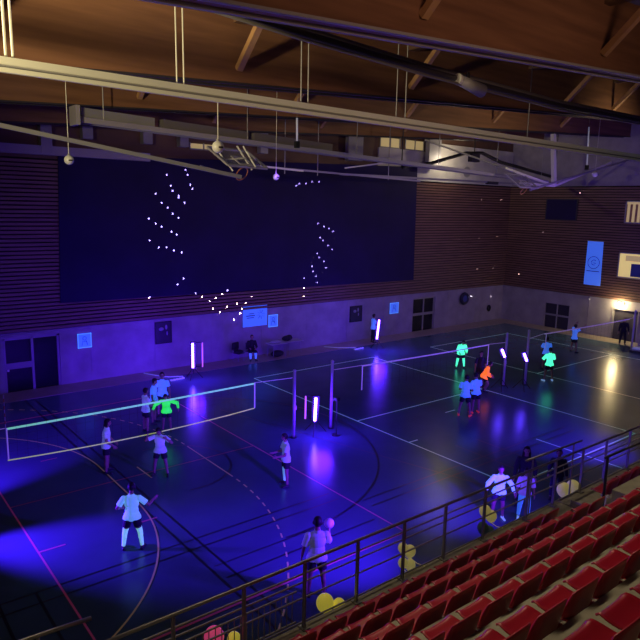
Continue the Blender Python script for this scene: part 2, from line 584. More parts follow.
for n, (yb, th) in enumerate(((8.0, 0.46), (14.0, 0.46), (20.0, 0.46), (26.0, 0.46))):
    b = MB()
    prev = None
    for a, c in ((XL, XW),):
        b.prism([(a, yb, zr(a)), (c, yb, zr(c)), (c, yb, zr(c) + BD), (a, yb, zr(a) + BD)], (0, th, 0))
    beam = structure('beam', b, M['beam'])
    f = MB()
    for a, c in ((XL, XW),):
        f.prism([(a, yb - 0.03, zr(a) - 0.05), (c, yb - 0.03, zr(c) - 0.05), (c, yb - 0.03, zr(c)), (a, yb - 0.03, zr(a))], (0, 0.09, 0))
        f.prism([(a, yb + th - 0.06, zr(a) - 0.05), (c, yb + th - 0.06, zr(c) - 0.05), (c, yb + th - 0.06, zr(c)), (a, yb + th - 0.06, zr(a))], (0, 0.09, 0))
    f.build('steel_edge', M['violet_metal'] if n == 0 else M['dark'], beam)
    for x in (2.5, 8.5, 14.5, 22.9 if n == 1 else 20.6, 26.6, 32.6):
        z0 = zr(x) + 0.30
        m_ = MB().bar((x, yb - 0.02, z0), (x, yb - 1.25, zr(x) + BD - 0.1), 0.16, 0.14)
        m_.build('knee_brace', M['brace'], beam)

# ------------------------------------------------------------------ doors and windows in the walls


def glazed_door(name, x0, x1, zt, y=YW, band=True):
    d = thing(name, None, None)
    d['kind'] = 'structure'
    fr = MB()
    yy0, yy1 = y + 0.06, y + 0.16
    for x in (x0, (x0 + x1) / 2 - 0.03, x1 - 0.10):
        fr.span((x, yy0, 0), (x + 0.10, yy1, zt))
    fr.span((x0, yy0, zt - 0.1), (x1, yy1, zt))
    fr.build('frame', M['frame'], d)
    MB().span((x0 + 0.08, y + 0.11, 0.02), (x1 - 0.08, y + 0.13, zt - 0.08)).build('pane', M['glass_dark'], d)
    if band:
        MB().span((x0 + 0.1, y + 0.05, 1.0), ((x0 + x1) / 2 - 0.03, y + 0.10, 1.26)).build('push_bar', M['frame'], d)
        MB().span((x0 + 0.12, y + 0.02, 0.92), (x0 + 0.2, y + 0.06, 1.0)).build('door_handle', M['white_metal'], d)
    else:
        MB().span((x0 + 0.1, y + 0.05, 1.05), (x1 - 0.1, y + 0.10, 1.22)).build('push_bar', M['frame'], d)
    MB().span((x0, y + 0.29, 0), (x1, y + 0.3, zt)).build('backing', M['dark'], d)
    return d


glazed_door('door_1', 5.83, 8.13, 2.36)
# curved pale lintel strip above door_1
structure('trim_2', MB().path([(4.6, YW - 0.02, 2.36), (5.8, YW - 0.02, 2.47), (7.5, YW - 0.02, 2.54), (9.8, YW - 0.02, 2.57)], 0.03), M['violet_metal'])
glazed_door('door_2', 30.75, 32.95, 2.26, band=False)
d3 = thing('door_3', None, None); d3['kind'] = 'structure'
MB().span((XW + 0.06, 23.05, 0.02), (XW + 0.12, 24.80, 1.70)).build('leaf', M['dark'], d3)
MB().span((XW + 0.02, 23.88, 0), (XW + 0.08, 23.96, 1.72)).span((XW + 0.02, 23.0, 0.86), (XW + 0.08, 24.85, 0.98)).build('frame', M['grey_metal'], d3)
d4 = thing('door_4', None, None); d4['kind'] = 'structure'
MB().span((XW + 0.12, 18.35, 0.02), (XW + 0.18, 19.85, 1.98)).build('leaf', M['dark'], d4)
MB().span((XW - 0.03, 19.9, 0), (XW + 0.1, 20.02, 2.0)).span((XW - 0.03, 18.2, 0), (XW + 0.1, 18.3, 2.0)).span((XW - 0.03, 18.2, 1.96), (XW + 0.1, 20.02, 2.06)).build('frame', M['frame'], d4)
structure('trim_3', MB().span((XW - 0.05, 20.02, 0), (XW, 22.6, 0.14)), M['frame'])


def lit_window_x(name, y0, y1, z0, z1, m):
    d = thing(name, None, None)
    d['kind'] = 'structure'
    x = XW - 0.15
    fr = MB()
    fr.span((x - 0.05, y0, z0), (x + 0.06, y0 + 0.07, z1)).span((x - 0.05, y1 - 0.07, z0), (x + 0.06, y1, z1))
    fr.span((x - 0.05, y0, z0), (x + 0.06, y1, z0 + 0.07)).span((x - 0.05, y0, z1 - 0.07), (x + 0.06, y1, z1))
    fr.build('frame', M['grey_metal'], d)
    MB().span((x + 0.0, y0 + 0.05, z0 + 0.05), (x + 0.03, y1 - 0.05, z1 - 0.05)).build('lit_pane', m, d)
    return d, x


d, xx = lit_window_x('window_1', 16.6, 19.75, 7.52, 8.92, M['room_dim'])
s = MB()
for k in range(9):
    s.span((xx - 0.02, 17.0 + 0.33 * k, 7.6), (xx, 17.14 + 0.33 * k, 8.7))
s.build('blind_slats', M['brace'], d)
d, xx = lit_window_x('window_2', 16.6, 19.85, 4.06, 5.68, M['room'])
MB().span((xx - 0.02, 18.3, 4.18), (xx, 19.0, 5.0)).build('blue_notice', M['poster_edge'], d)
MB().span((xx - 0.02, 18.1, 5.15), (xx, 19.4, 5.5)).build('wall_cabinet', M['room_dim'], d)
# small lit gallery windows above the cladding
for n, (x0, x1, z0, z1) in enumerate(((14.6, 15.95, 10.75, 10.98), (27.15, 28.75, 11.76, 12.3), (29.3, 30.9, 11.76, 12.3))):
    d = thing('window_%d' % (n + 3), None, None)
    d['kind'] = 'structure'
    y = YW - 0.02
    MB().span((x0, y - 0.03, z0), (x1, y, z1)).build('lit_pane', M['room_dim'], d)
    f = MB()
    for x in (x0 - 0.06, (x0 + x1) / 2, x1):
        f.span((x, y - 0.08, z0 - 0.05), (x + 0.06, y - 0.04, z1 + 0.05))
    f.span((x0 - 0.06, y - 0.08, z0 - 0.06), (x1 + 0.06, y - 0.04, z0))
    f.build('frame', M['grey_metal'], d)

# ------------------------------------------------------------------ grandstand
TZ0, DY, DZ, YB1 = 2.25, 0.79, 0.54, 5.46      # tread of row 1, row depth, row rise, back of row 1
st = MB()
NR = 9
XSL = -3.9
XA0, XA1 = 10.05, 11.65                       # open stairway through the two lowest rows
for k in range(NR):
    z = TZ0 + DZ * k
    yb = YB1 - DY * k - 0.10
    yf = 6.48 if k == 0 else YB1 - DY * (k - 1) - 0.10
    for a, b in ((XSL, XA0), (XA0, XA1), (XA1, XW)):
        if (a == XA0) and k < 2:
            st.span((a, yb, 0), (b, yf, TZ0 - 0.02))
        else:
            st.span((a, yb, 0), (b, yf - (0.31 if k == 0 else 0), z + 0.13))
            if k == 0:
                st.span((a, yf - 0.31, 0), (b, yf, z))
stand = structure('floor_stand', st, M['tread'])

# guard rail in front of the first row
YR, ZR0, ZR1 = 6.4, TZ0, 3.34
posts_x = [0.96 + 1.0 * k for k in range(0, 8)] + [9.05, 10.4, 11.35, 12.4, 13.4, 14.5, 15.6]
rail = thing('guard_rail', 'steel guard rail with round top bar along the front of the red seats', 'railing', (0, 0, 0))
tb = MB().tube((-2, YR, ZR1), (16.5, YR, ZR1 - 0.14), 0.024, 12)
tb.build('top_rail', M['steel'], rail, smooth=True)
for dz in (0.20, 0.33, 0.58, 0.96):
    MB().tube((-2, YR + 0.03, ZR1 - dz), (16.5, YR + 0.03, ZR1 - dz - 0.14), 0.014, 8).build('rail_bar', M['steel_dark'], rail)
for x in posts_x:
    zt = ZR1 - 0.14 * (x + 2) / 18.5 - 0.02
    p = MB().box((x, YR, (ZR0 + zt) / 2), (0.014, 0.045, zt - ZR0)).box((x + 0.028, YR, (ZR0 + zt) / 2), (0.010, 0.04, zt - ZR0 - 0.02))
    p.box((x + 0.017, YR, ZR0 + 0.01), (0.12, 0.14, 0.02))
    p.build('post', M['steel_dark'], rail)
# barred panels at the left end
g = thing('barred_gate', 'low panel of thin vertical bars fixed behind the left guard rail posts', 'gate', (0, 0, 0))
fr = MB().tube((1.0, YR + 0.12, 2.78), (4.92, YR + 0.12, 2.78), 0.014).tube((1.0, YR + 0.12, 2.30), (4.92, YR + 0.12, 2.30), 0.014)
fr.build('frame', M['steel_dark'], g)
x = 1.05
bb = MB()
while x < 4.9:
    bb.tube((x, YR + 0.12, 2.30), (x, YR + 0.12, 2.78), 0.007, 6)
    x += 0.095
bb.build('bars', M['steel_dark'], g)
# short raised handrails beside the stairways
h1 = thing('handrail', 'short raised steel handrail ending above the guard rail at the lower left', 'railing')
MB().path([(-1.0, YR + 0.2, 3.66), (1.6, YR + 0.2, 3.56), (2.07, YR + 0.2, 3.53)], 0.025).build('bar', M['steel'], h1, smooth=True)
for x in (0.2, 1.5):
    MB().tube((x, YR + 0.2, 2.25), (x, YR + 0.2, 3.58), 0.02).build('post', M['steel_dark'], h1)
h2 = thing('handrail', 'short raised steel handrail above the guard rail beside the dark haired woman', 'railing')
MB().path([(10.35, YR + 0.06, 3.44), (12.4, YR + 0.06, 3.40)], 0.022).build('bar', M['steel'], h2, smooth=True)
for x in (10.6, 12.1):
    MB().tube((x, YR + 0.06, 2.25), (x, YR + 0.06, 3.42), 0.016).build('post', M['steel_dark'], h2)
h3 = thing('handrail', 'black stair rail on a single black post beside the stairway in the red seats', 'railing')
ha, hb_ = at_y(608, 456, 5.35), at_y(645, 441, 5.35)
MB().tube((ha.x, 5.35, 2.25), ha, 0.026).build('post', M['black_metal'], h3)
MB().tube((hb_.x, 5.35, 2.25), hb_, 0.026).build('post', M['black_metal'], h3)
MB().path([ha + Vector((-0.1, 0, -0.01)), ha.lerp(hb_, 0.5), hb_], 0.024).build('bar', M['black_metal'], h3, smooth=True)

# ------------------------------------------------------------------ seats


def grid_shell(f, nu, nv, th, bm):
    top = [[None] * (nv + 1) for _ in range(nu + 1)]
    bot = [[None] * (nv + 1) for _ in range(nu + 1)]
    P = [[Vector(f(i / nu, j / nv)) for j in range(nv + 1)] for i in range(nu + 1)]
    for i in range(nu + 1):
        for j in range(nv + 1):
            du = P[min(i + 1, nu)][j] - P[max(i - 1, 0)][j]
            dv = P[i][min(j + 1, nv)] - P[i][max(j - 1, 0)]
            n = du.cross(dv).normalized()
            top[i][j] = bm.verts.new(P[i][j])
            bot[i][j] = bm.verts.new(P[i][j] - n * th)
    for i in range(nu):
        for j in range(nv):
            bm.faces.new((top[i][j], top[i + 1][j], top[i + 1][j + 1], top[i][j + 1]))
            bm.faces.new((bot[i][j], bot[i][j + 1], bot[i + 1][j + 1], bot[i + 1][j]))
    for i in range(nu):
        bm.faces.new((top[i][0], bot[i][0], bot[i + 1][0], top[i + 1][0]))
        bm.faces.new((top[i][nv], top[i + 1][nv], bot[i + 1][nv], bot[i][nv]))
    for j in range(nv):
        bm.faces.new((top[0][j], top[0][j + 1], bot[0][j + 1], bot[0][j]))
        bm.faces.new((top[nu][j], bot[nu][j], bot[nu][j + 1], top[nu][j + 1]))


def make_seat():
    """low bucket seat: shell with a short back, and a pale pedestal at its left rear corner"""
    s = thing('stadium_seat', 'x', 'seat')

    def back(u, v):
        a = (u - 0.5) * 2
        wv = 0.232 * (1.0 - 0.14 * max(0.0, (v - 0.45) / 0.55) ** 2.2)
        return (a * wv, 0.035 - 0.06 * v + 0.05 * abs(a) ** 5 * (1 - 0.4 * v), 0.475 + 0.295 * v - 0.03 * abs(a) ** 6 * v)

    def pan(u, v):
        a = (u - 0.5) * 2
        wv = 0.215 * (1.0 - 0.14 * max(0.0, (v - 0.6) / 0.4) ** 2)
        z = 0.475 + 0.012 * v + 0.022 * abs(a) ** 4 - 0.045 * max(0.0, (v - 0.86) / 0.14) ** 2 - 0.02 * sin(pi * v)
        return (a * wv, 0.028 + 0.355 * v, z)
    b = MB(); grid_shell(back, 14, 8, 0.016, b.bm)
    b.build('backrest', M['seat'], s, smooth=True)
    p = MB(); grid_shell(pan, 12, 12, 0.016, p.bm)
    p.build('seat_pan', M['seat'], s, smooth=True)
    l = MB().box((-0.235, 0.05, 0.295), (0.035, 0.05, 0.33)).box((-0.235, 0.05, 0.138), (0.07, 0.10, 0.02)).box((-0.238, -0.005, 0.47), (0.045, 0.04, 0.06), bevel=0.006)
    l.build('leg', M['white_metal'], s)
    MB().box((0, 0.12, 0.445), (0.49, 0.05, 0.035)).build('support_beam', M['grey_metal'], s)
    return s


seat0 = make_seat()
first = [True]
ORD = ['first', 'second', 'third', 'fourth', 'fifth', 'sixth', 'seventh', 'eighth', 'ninth', 'tenth', 'eleventh', 'twelfth',
       'thirteenth', 'fourteenth', 'fifteenth', 'sixteenth', 'seventeenth', 'eighteenth', 'nineteenth', 'twentieth']
ROWN = ['front row', 'second row from the railing', 'third row from the railing', 'fourth row from the railing',
        'fifth row from the railing', 'sixth row from the railing', 'seventh row from the railing']


def project(p):
    q = CAM.transposed() @ (Vector(p) - Vector((0, 0, H)))
    return 320 + FPX * q.x / -q.z, 320 - FPX * q.y / -q.z


def seat_visible(x, y, z):
    for dx in (-0.24, 0.24):
        for dy, dz in ((0, 0.78), (0.45, 0.42), (0, 0.45)):
            u, v = project((x + dx, y + dy, z + dz))
            if -4 < u < 644 and -4 < v < 644:
                return True
    return False


def place_seat(x, k, label, group):
    loc = (x, YB1 - DY * k, TZ0 + DZ * k)
    if first[0]:
        first[0] = False
        seat0.location = loc
        seat0['label'] = label
        seat0['group'] = group
    else:
        copy_tree(seat0, loc, 0, label, group)


for k in range(7):
    lst = []
    for n in range(80):
        x = 10.0 - 0.25 - 0.5 * n if k < 2 else 16.25 - 0.5 * n
        if k == 0 and x < 3.4:
            break
        if seat_visible(x, YB1 - DY * k, TZ0 + DZ * k):
            lst.append(x)
    for n, x in enumerate(lst):
        if k < 2:
            lab = 'red plastic seat, %s, %s left of the stairway gap' % (ROWN[k], ORD[n])
        else:
            lab = 'red plastic seat, %s, %s from right edge of photo' % (ROWN[k], ORD[n])
        place_seat(x, k, lab, 'red stadium seats in the ' + ROWN[k])
for n in range(4):
    x = 11.95 + 0.5 * n
    if seat_visible(x, YB1, TZ0):
        place_seat(x, 0, 'red plastic stadium seat beyond the black stair rail, %s from it' % ORD[n], 'red stadium seats beyond the stair rail')

# ------------------------------------------------------------------ big panel and wall fittings
c = [at_y(58, 154, YW - 0.2), at_y(60.5, 303, YW - 0.2), at_y(413.5, 280, YW - 0.2), at_y(417.5, 167, YW - 0.2)]
scr = MB().prism(c, (0, 0.06, 0)).build('backdrop_panel', M['black'])
tag(scr, 'huge blue-black cloth panel hung over the slatted back wall', 'backdrop')


def poster(name, label, cat, p0, p1, y=YW - 0.03, extra=None, m='poster'):
    """flat printed sheet on the back wall between two corners (x, z)"""
    t = thing(name, label, cat, ((p0[0] + p1[0]) / 2, y, p1[1]))
    wd, ht = p1[0] - p0[0], p0[1] - p1[1]
    MB().box((0, 0, ht / 2), (wd, 0.02, ht)).build('sheet', M[m], t)
    if extra:
        extra(t, wd, ht)
    return t


def emblem_figure(t, wd, ht):
    e = MB()
    e.torus((0.0, -0.014, ht * 0.66), wd * 0.13, 0.012, Matrix.Rotation(pi / 2, 3, 'X'), 16, 6)
    e.path([(-wd * 0.2, -0.014, ht * 0.2), (-wd * 0.12, -0.014, ht * 0.5), (0, -0.014, ht * 0.42), (wd * 0.12, -0.014, ht * 0.5), (wd * 0.2, -0.014, ht * 0.2)], 0.014, 6)
    e.build('emblem', M['poster_edge'], t)
    b = MB()
    for s in (-1, 1):
        b.box((s * (wd / 2 - 0.02), -0.012, ht / 2), (0.03, 0.008, ht))
    b.box((0, -0.012, 0.02), (wd, 0.008, 0.03)).box((0, -0.012, ht - 0.02), (wd, 0.008, 0.03))
    b.build('border', M['poster_pale'], t)


def big_print(t, wd, ht):
    e = MB()
    e.box((-wd * 0.2, -0.013, ht * 0.52), (wd * 0.36, 0.008, 0.05)).box((-wd * 0.2, -0.013, ht * 0.42), (wd * 0.30, 0.008, 0.04)).box((-wd * 0.16, -0.013, ht * 0.62), (wd * 0.22, 0.008, 0.035))
    for k in range(8):
        a = k * pi / 4 + 0.2
        e.bar((wd * 0.22 + 0.08 * cos(a), -0.013, ht * 0.55 + 0.08 * sin(a)), (wd * 0.22 + 0.26 * cos(a), -0.013, ht * 0.55 + 0.26 * sin(a)), 0.008, 0.05, (0, 1, 0))
    e.build('starburst_print', M['poster_edge'], t)


poster('wall_poster', 'square pale blue poster with figure emblem on concrete right of the left glass door', 'poster', (8.9, 2.25), (9.52, 1.58), extra=emblem_figure)
poster('wall_banner', 'wide blue banner with starburst print on the wall above the seated person', 'banner', (17.58, 2.80), (19.12, 1.66), extra=big_print)
poster('wall_poster', 'small pale blue poster beside the wide starburst banner above the tables', 'poster', (19.22, 2.18), (19.83, 1.50), extra=emblem_figure)
poster('wall_poster', 'pale blue poster on the wall left of the middle glass door', 'poster', (28.58, 2.12), (29.36, 1.42), extra=emblem_figure)


def wall_box(label, p0, p1):
    t = thing('wall_cabinet', label, 'cabinet', ((p0[0] + p1[0]) / 2, YW - 0.02, p1[1]))
    wd, ht = p1[0] - p0[0], p0[1] - p1[1]
    MB().box((0, 0, ht / 2), (wd, 0.06, ht), bevel=0.01).build('door', M['dark'], t)
    f = MB()
    for s in (-1, 1):
        f.box((s * wd / 2, -0.02, ht / 2), (0.05, 0.07, ht + 0.05))
    f.box((0, -0.02, 0), (wd, 0.07, 0.05)).box((0, -0.02, ht), (wd, 0.07, 0.05))
    f.build('frame', M['black_metal'], t)
    MB().ell((-0.12, -0.05, ht * 0.68), (0.13, 0.03, 0.09)).ell((0.14, -0.05, ht * 0.75), (0.06, 0.03, 0.12)).ell((0.18, -0.05, ht * 0.45), (0.04, 0.02, 0.1)).build('pale_gauge', M['grey_metal'], t, smooth=True)
    return t


wall_box('dark square wall cabinet left of the first tall black light', (12.62, 2.40), (13.43, 1.36))
wall_box('dark square wall cabinet left of the person by the back wall', (25.2, 2.16), (26.12, 1.22))

# hose reel and small fitting near the corner
t = thing('hose_reel', 'round dark blue hose reel on the back wall right of the middle door', 'hose reel', (35.9, YW - 0.04, 1.9))
MB().torus((0, -0.1, 0), 0.33, 0.12, Matrix.Rotation(pi / 2, 3, 'X')).build('hose', M['cloth_navy'], t, smooth=True)
MB().cone((0, -0.16, 0), (0, 0.02, 0), 0.24, 0.24, 20).build('drum', M['poster_edge'], t)
t = thing('wall_bracket', 'small dark oval fitting low on the concrete near the far corner', 'fitting', (38.9, YW - 0.03, 0.95))
MB().torus((0, -0.06, 0), 0.20, 0.06, Matrix.Rotation(pi / 2, 3, 'X') @ Matrix.Diagonal((0.7, 1, 1))).build('ring', M['black_metal'], t, smooth=True)
MB().box((0, -0.02, 0), (0.12, 0.05, 0.3)).build('plate', M['dark'], t)

# things on the right wall
t = thing('wall_screen', 'dark rectangular screen high on the slatted right wall', 'screen', (XW - 0.18, 24.15, 7.58))
MB().box((0.0, 0, 0.7), (0.1, 2.3, 1.38), bevel=0.02).build('panel', M['black'], t)
f = MB()
for s in (-1, 1):
    f.box((-0.03, s * 1.15, 0.7), (0.1, 0.06, 1.4))
f.box((-0.03, 0, 0.0), (0.1, 2.3, 0.06)).box((-0.03, 0, 1.4), (0.1, 2.3, 0.06))
f.build('frame', M['dark'], t)
p = [at_x(588, 241, XW - 0.17), at_x(603.5, 242, XW - 0.17), at_x(600, 286, XW - 0.17), at_x(583.5, 284, XW - 0.17)]
t = thing('hanging_banner', 'tall blue banner with round emblem hanging on the slatted right wall', 'banner')
MB().prism(p, (0.02, 0, 0)).build('cloth', M['poster'], t)
cc = (p[0] + p[1] + p[2] + p[3]) / 4
e = MB().torus(cc + Vector((-0.02, 0, 0.05)), 0.40, 0.022, Matrix.Rotation(pi / 2, 3, 'Y'), 24, 6)
e.path([cc + Vector((-0.02, -0.14, 0.18)), cc + Vector((-0.02, 0.0, 0.24)), cc + Vector((-0.02, 0.15, 0.12)), cc + Vector((-0.02, 0.12, -0.06)), cc + Vector((-0.02, -0.06, -0.12)), cc + Vector((-0.02, -0.14, 0.0)), cc + Vector((-0.02, 0.0, 0.04))], 0.024, 6)
e.box(cc + Vector((-0.02, 0, -0.52)), (0.01, 0.9, 0.06))
e.build('emblem', M['poster_edge'], t)
MB().box((p[0] + p[1]) / 2 + Vector((0, 0, 0.02)), (0.05, (p[0] - p[1]).length + 0.1, 0.05)).build('hanging_rod', M['grey_metal'], t)
t = thing('wall_lamp', 'glowing warm bulkhead lamp over the door at the right', 'lamp', (XW - 0.02, 19.45, 2.36))
MB().ell((-0.09, 0, 0), (0.10, 0.20, 0.12)).build('lit_globe', M['lamp_on'], t, smooth=True)
MB().box((-0.01, 0, 0), (0.05, 0.44, 0.26), bevel=0.01).build('backplate', M['grey_metal'], t)
light('wall_lamp_light', 'POINT', (XW - 0.35, 19.45, 2.30), (1.0, 0.80, 0.38), 150, size=0.14)
t = thing('wall_lamp', 'tiny white lamp on the concrete left of the glowing door lamp', 'lamp', (XW - 0.02, 21.6, 2.40))
MB().ell((-0.05, 0, 0), 0.06).build('lit_globe', M['globe'], t, smooth=True)
MB().box((0.0, 0, 0), (0.03, 0.16, 0.16)).build('backplate', M['grey_metal'], t)

# ------------------------------------------------------------------ black-light stands


def lamp_stand(label, x, y, z0, z1, yaw, tilt=0.0, both=None):
    t = thing('black_light_stand', label, 'lamp', (x, y, 0), yaw, 'black lights on tripods around the courts')
    MB().tube((0, 0, 0.25), (0, 0, z1), 0.02).build('pole', M['black_metal'], t)
    for k in range(3):
        a = 2 * pi * k / 3 + 0.4
        MB().tube((0, 0, 0.55), (0.45 * cos(a), 0.45 * sin(a), 0.015), 0.014).build('leg', M['black_metal'], t)
    rt = Matrix.Rotation(tilt, 3, 'Y')
    mid = Vector((0, 0, (z0 + z1) / 2))
    hl = (z1 - z0) / 2
    hs = MB().box(mid + Vector((0, 0.05, 0)), (0.26, 0.10, hl * 2 + 0.12), rt, 0.015)
    hs.build('housing', M['black_metal'], t)
    for k, yy in enumerate((-0.07,)):
        MB().tube(mid + rt @ Vector((0, -0.07, -hl)), mid + rt @ Vector((0, -0.07, hl)), 0.05, 12).build('lit_tube', M['uv_tube'], t, smooth=True)
    if both:
        MB().tube(mid + Vector((both, 0.12, -hl)), mid + Vector((both, 0.12, hl)), 0.03, 8).build('side_tube', M['uv_tube_dim'], t, smooth=True)
        MB().box(mid + Vector((both / 2, 0.16, hl)), (abs(both), 0.05, 0.05)).box(mid + Vector((both / 2, 0.16, -hl)), (abs(both), 0.05, 0.05)).build('cross_arm', M['black_metal'], t)
    return t


CA = math.atan2(-0.62, 0.78)      # yaw that turns a lamp's -Y face to the camera side
lamp_stand('tall black light on a tripod near the back wall, left of the seated person', 13.45, 26.2, 0.55, 1.72, CA, 0.0, 0.42)
lamp_stand('tall black light on a tripod beside the person by the back wall', 25.2, 26.0, 0.62, 1.75, CA, 0.08)
lamp_stand('black light between the two white net posts at the middle of the hall', 13.69, 17.2, 0.5, 1.36, CA, 0.03, -0.36)
for u, v, yy, lab in ((503, 353, 16.75, 'tilted black light left of the two violet lit net posts'), (525, 357, 16.15, 'tilted black light right of the two violet lit net posts')):
    q = at_y(u, v, yy)
    lamp_stand(lab, q.x, q.y, q.z - 0.19, q.z + 0.19, CA, -0.42)
# their light, and that of the lamps standing outside the frame and behind the railing
for x, y, z, p in ((13.3, 25.6, 1.15, 150), (24.9, 25.4, 1.2, 150), (13.55, 16.6, 0.9, 240), (36.5, 12.5, 1.0, 220)):
    light('black_light_glow', 'POINT', (x, y, z), UV, p, size=0.4)
# floods at the left end of the hall and clipped under the front edge of the stand
for x, y, z, tx, ty, sz, p in ((0.9, 16.9, 1.15, 5.4, 13.7, 46, 8500), (0.9, 17.3, 1.15, 5.6, 21.6, 46, 7500),
                               (9.6, 6.9, 2.3, 8.6, 14.6, 72, 5600), (12.6, 6.9, 2.2, 13.4, 13.6, 66, 2600), (15.0, 6.9, 2.0, 14.4, 9.6, 70, 220), (20.5, 6.9, 2.3, 20.8, 14.6, 70, 3200)):
    o = light('black_light_beam', 'SPOT', (x, y, z), UV, p, (tx, ty, 0.0), size=0.1)
    o.data.spot_size = R(sz)
    o.data.spot_blend = 0.95

# cables and power strips of the back lamps
for n, (pts, lab) in enumerate(((((11.9, 28.3, 0.03), (12.2, 27.6, 0.03), (12.6, 27.0, 0.03), (13.2, 26.75, 0.03)), 'white cable curving over the floor to the first tall black light'),
                               (((22.9, 28.1, 0.03), (23.4, 27.5, 0.03), (24.1, 27.0, 0.03), (24.3, 26.85, 0.03)), 'white cable running over the floor to the black light beside the wall person'))):
    o = MB().path(pts, 0.022, 6).build('power_cable', M['white_plastic'], smooth=True)
    tag(o, lab, 'cable')
for x, y, lab in ((12.75, 26.45, 'white power strip on the floor left of the first tall black light'), (24.3, 26.6, 'white power strip on the floor by the black light of the wall person')):
    t = thing('power_strip', lab, 'power strip', (x, y, 0.0), 0.1)
    MB().box((0, 0, 0.03), (0.75, 0.12, 0.06), bevel=0.015).build('casing', M['white_plastic'], t)
    s = MB()
    for k in range(4):
        s.cone((-0.25 + 0.16 * k, 0, 0.055), (-0.25 + 0.16 * k, 0, 0.066), 0.04, 0.04, 10)
    s.build('sockets', M['grey_metal'], t)

# ------------------------------------------------------------------ volleyball nets and posts


def net_post(label, x, y, h, m='post_white', group=None):
    t = thing('net_post', label, 'net post', (x, y, 0), 0, group)
    MB().tube((0, 0, 0), (0, 0, h), 0.055, 12).build('pole', M[m], t, smooth=True)
    MB().cone((0, 0, 0), (0, 0, 0.03), 0.12, 0.12, 16).build('foot_plate', M['black_metal'], t)
    MB().ell((0, 0, h), 0.06).build('cap', M[m], t, smooth=True)
    MB().box((0.07, 0, 1.1), (0.06, 0.06, 0.14)).build('winch', M['grey_metal'], t)
    return t


net_post('white net post standing left of the middle black light', 12.8, 17.3, 2.46)
net_post('violet lit net post standing right of the middle black light', 14.52, 17.3, 2.56)
net_post('net post beside the left tilted black light on the right court', 24.95, 17.1, 2.5)
net_post('tall net post beside the right tilted black light', 25.95, 16.6, 2.62)
net_post('net post at the right end of the far net by the trolley', 38.0, 17.3, 2.45)
net_post('net post of the leftmost court at the left end of its net', 1.9, 17.4, 2.45)


def sag(p, q, s, n=24):
    p, q = Vector(p), Vector(q)
    return [p.lerp(q, i / n) + Vector((0, 0, -s * 4 * (i / n) * (1 - i / n))) for i in range(n + 1)]


def band(mb, pts, ht, th=0.012):
    for a, b in zip(pts, pts[1:]):
        mb.prism([a + Vector((0, 0, -ht)), b + Vector((0, 0, -ht)), b, a], (0, th, 0))
    return mb


def volleyball_net(label, x0, x1, y, zt, zb, tape, bottom, strips, cordl, cordr, sagb, mesh=0.25):
    t = thing('volleyball_net', label, 'net')
    top0, top1 = Vector((x0, y, zt[0])), Vector((x1, y, zt[1]))
    topp = sag(top0, top1, 0.02)
    band(MB(), topp, 0.055).build('top_tape', tape, t)
    bp = sag((x0, y, zb[0]), (x1, y, zb[1]), sagb)
    if bottom:
        band(MB(), bp, 0.03).build('bottom_tape', bottom, t)
    MB().tube(top0, cordl, 0.010, 6).build('tension_cord', M['tape_pale'], t)
    MB().tube(top1, cordr, 0.010, 6).build('tension_cord', M['tape_pale'], t)
    if strips:
        for xx, z1, z0 in strips:
            band(MB(), [Vector((xx - 0.022, y - 0.01, z1)), Vector((xx + 0.022, y - 0.01, z1))], z1 - z0).build('side_tape', M['tape_pale'], t)
    n = MB()
    k = 0
    L = x1 - x0
    nv = int(L / mesh)
    for i in range(nv + 1):
        f = i / nv
        a = topp[min(24, int(f * 24))].z
        b = bp[min(24, int(f * 24))].z
        n.box((x0 + f * L, y, (a + b) / 2), (0.004, 0.004, a - b))
    for j in range(1, 4):
        g_ = j / 4
        n.path([topp[i].lerp(bp[i], g_) for i in range(0, 25, 2)], 0.002, 4)
    n.build('mesh', M['net'], t)
    return t


n1 = volleyball_net('left volleyball net with bright greenish tape and sagging yellow lower cord', 3.5, 11.24, 17.45, (2.24, 2.24), (1.36, 1.36), M['tape'], M['tape_yellow'],
                    ((3.52, 2.24, 1.36), (11.24, 2.24, 1.36)), (1.9, 17.4, 2.26), (12.8, 17.35, 2.2), 0.12)
n2 = volleyball_net('middle volleyball net with pale violet tape between the posts', 16.1, 24.0, 17.4, (2.17, 2.05), (1.2, 1.1), M['tape_pale'], None,
                    ((16.12, 2.15, 1.18), (24.0, 2.05, 1.08)), (14.55, 17.35, 2.22), (24.95, 17.15, 2.07), 0.05, 0.4)
n3 = volleyball_net('far right volleyball net in front of the lit door', 28.6, 37.6, 17.4, (2.06, 1.98), (1.2, 1.1), M['tape_pale'], None,
                    ((28.75, 2.06, 1.2), ), (25.95, 16.65, 2.2), (38.0, 17.35, 2.0), 0.05, 0.4)
# antennas on the left net
for x, lab in ((3.5, 'striped antenna standing on the left end of the left net'),):
    t = thing('net_antenna', lab, 'antenna', (x, 17.43, 1.36))
    MB().tube((0, 0, 0), (0, 0, 1.8), 0.011, 8).build('pole', M['post_white'], t)
    for k in range(1, 9, 2):
        MB().tube((0, 0, 0.9 + 0.1 * k), (0, 0, 1.0 + 0.1 * k), 0.015, 8).build('dark_stripe', M['rim'], t)
# trolley under the right post
t = thing('post_trolley', 'dark wheeled trolley at the foot of the right end net post', 'trolley', (38.3, 17.0, 0), 0.2)
MB().box((0, 0, 0.16), (1.5, 0.5, 0.08)).box((0.6, 0, 0.42), (0.06, 0.4, 0.5)).build('frame', M['grey_metal'], t)
for sx in (-0.55, 0.55):
    for sy in (-0.24, 0.24):
        MB().cone((sx, sy - 0.02, 0.1), (sx, sy + 0.02, 0.1), 0.1, 0.1, 14).build('wheel', M['black_metal'], t)
MB().box((-0.5, 0, 0.24), (0.5, 0.4, 0.08)).build('white_pad', M['white_plastic'], t)

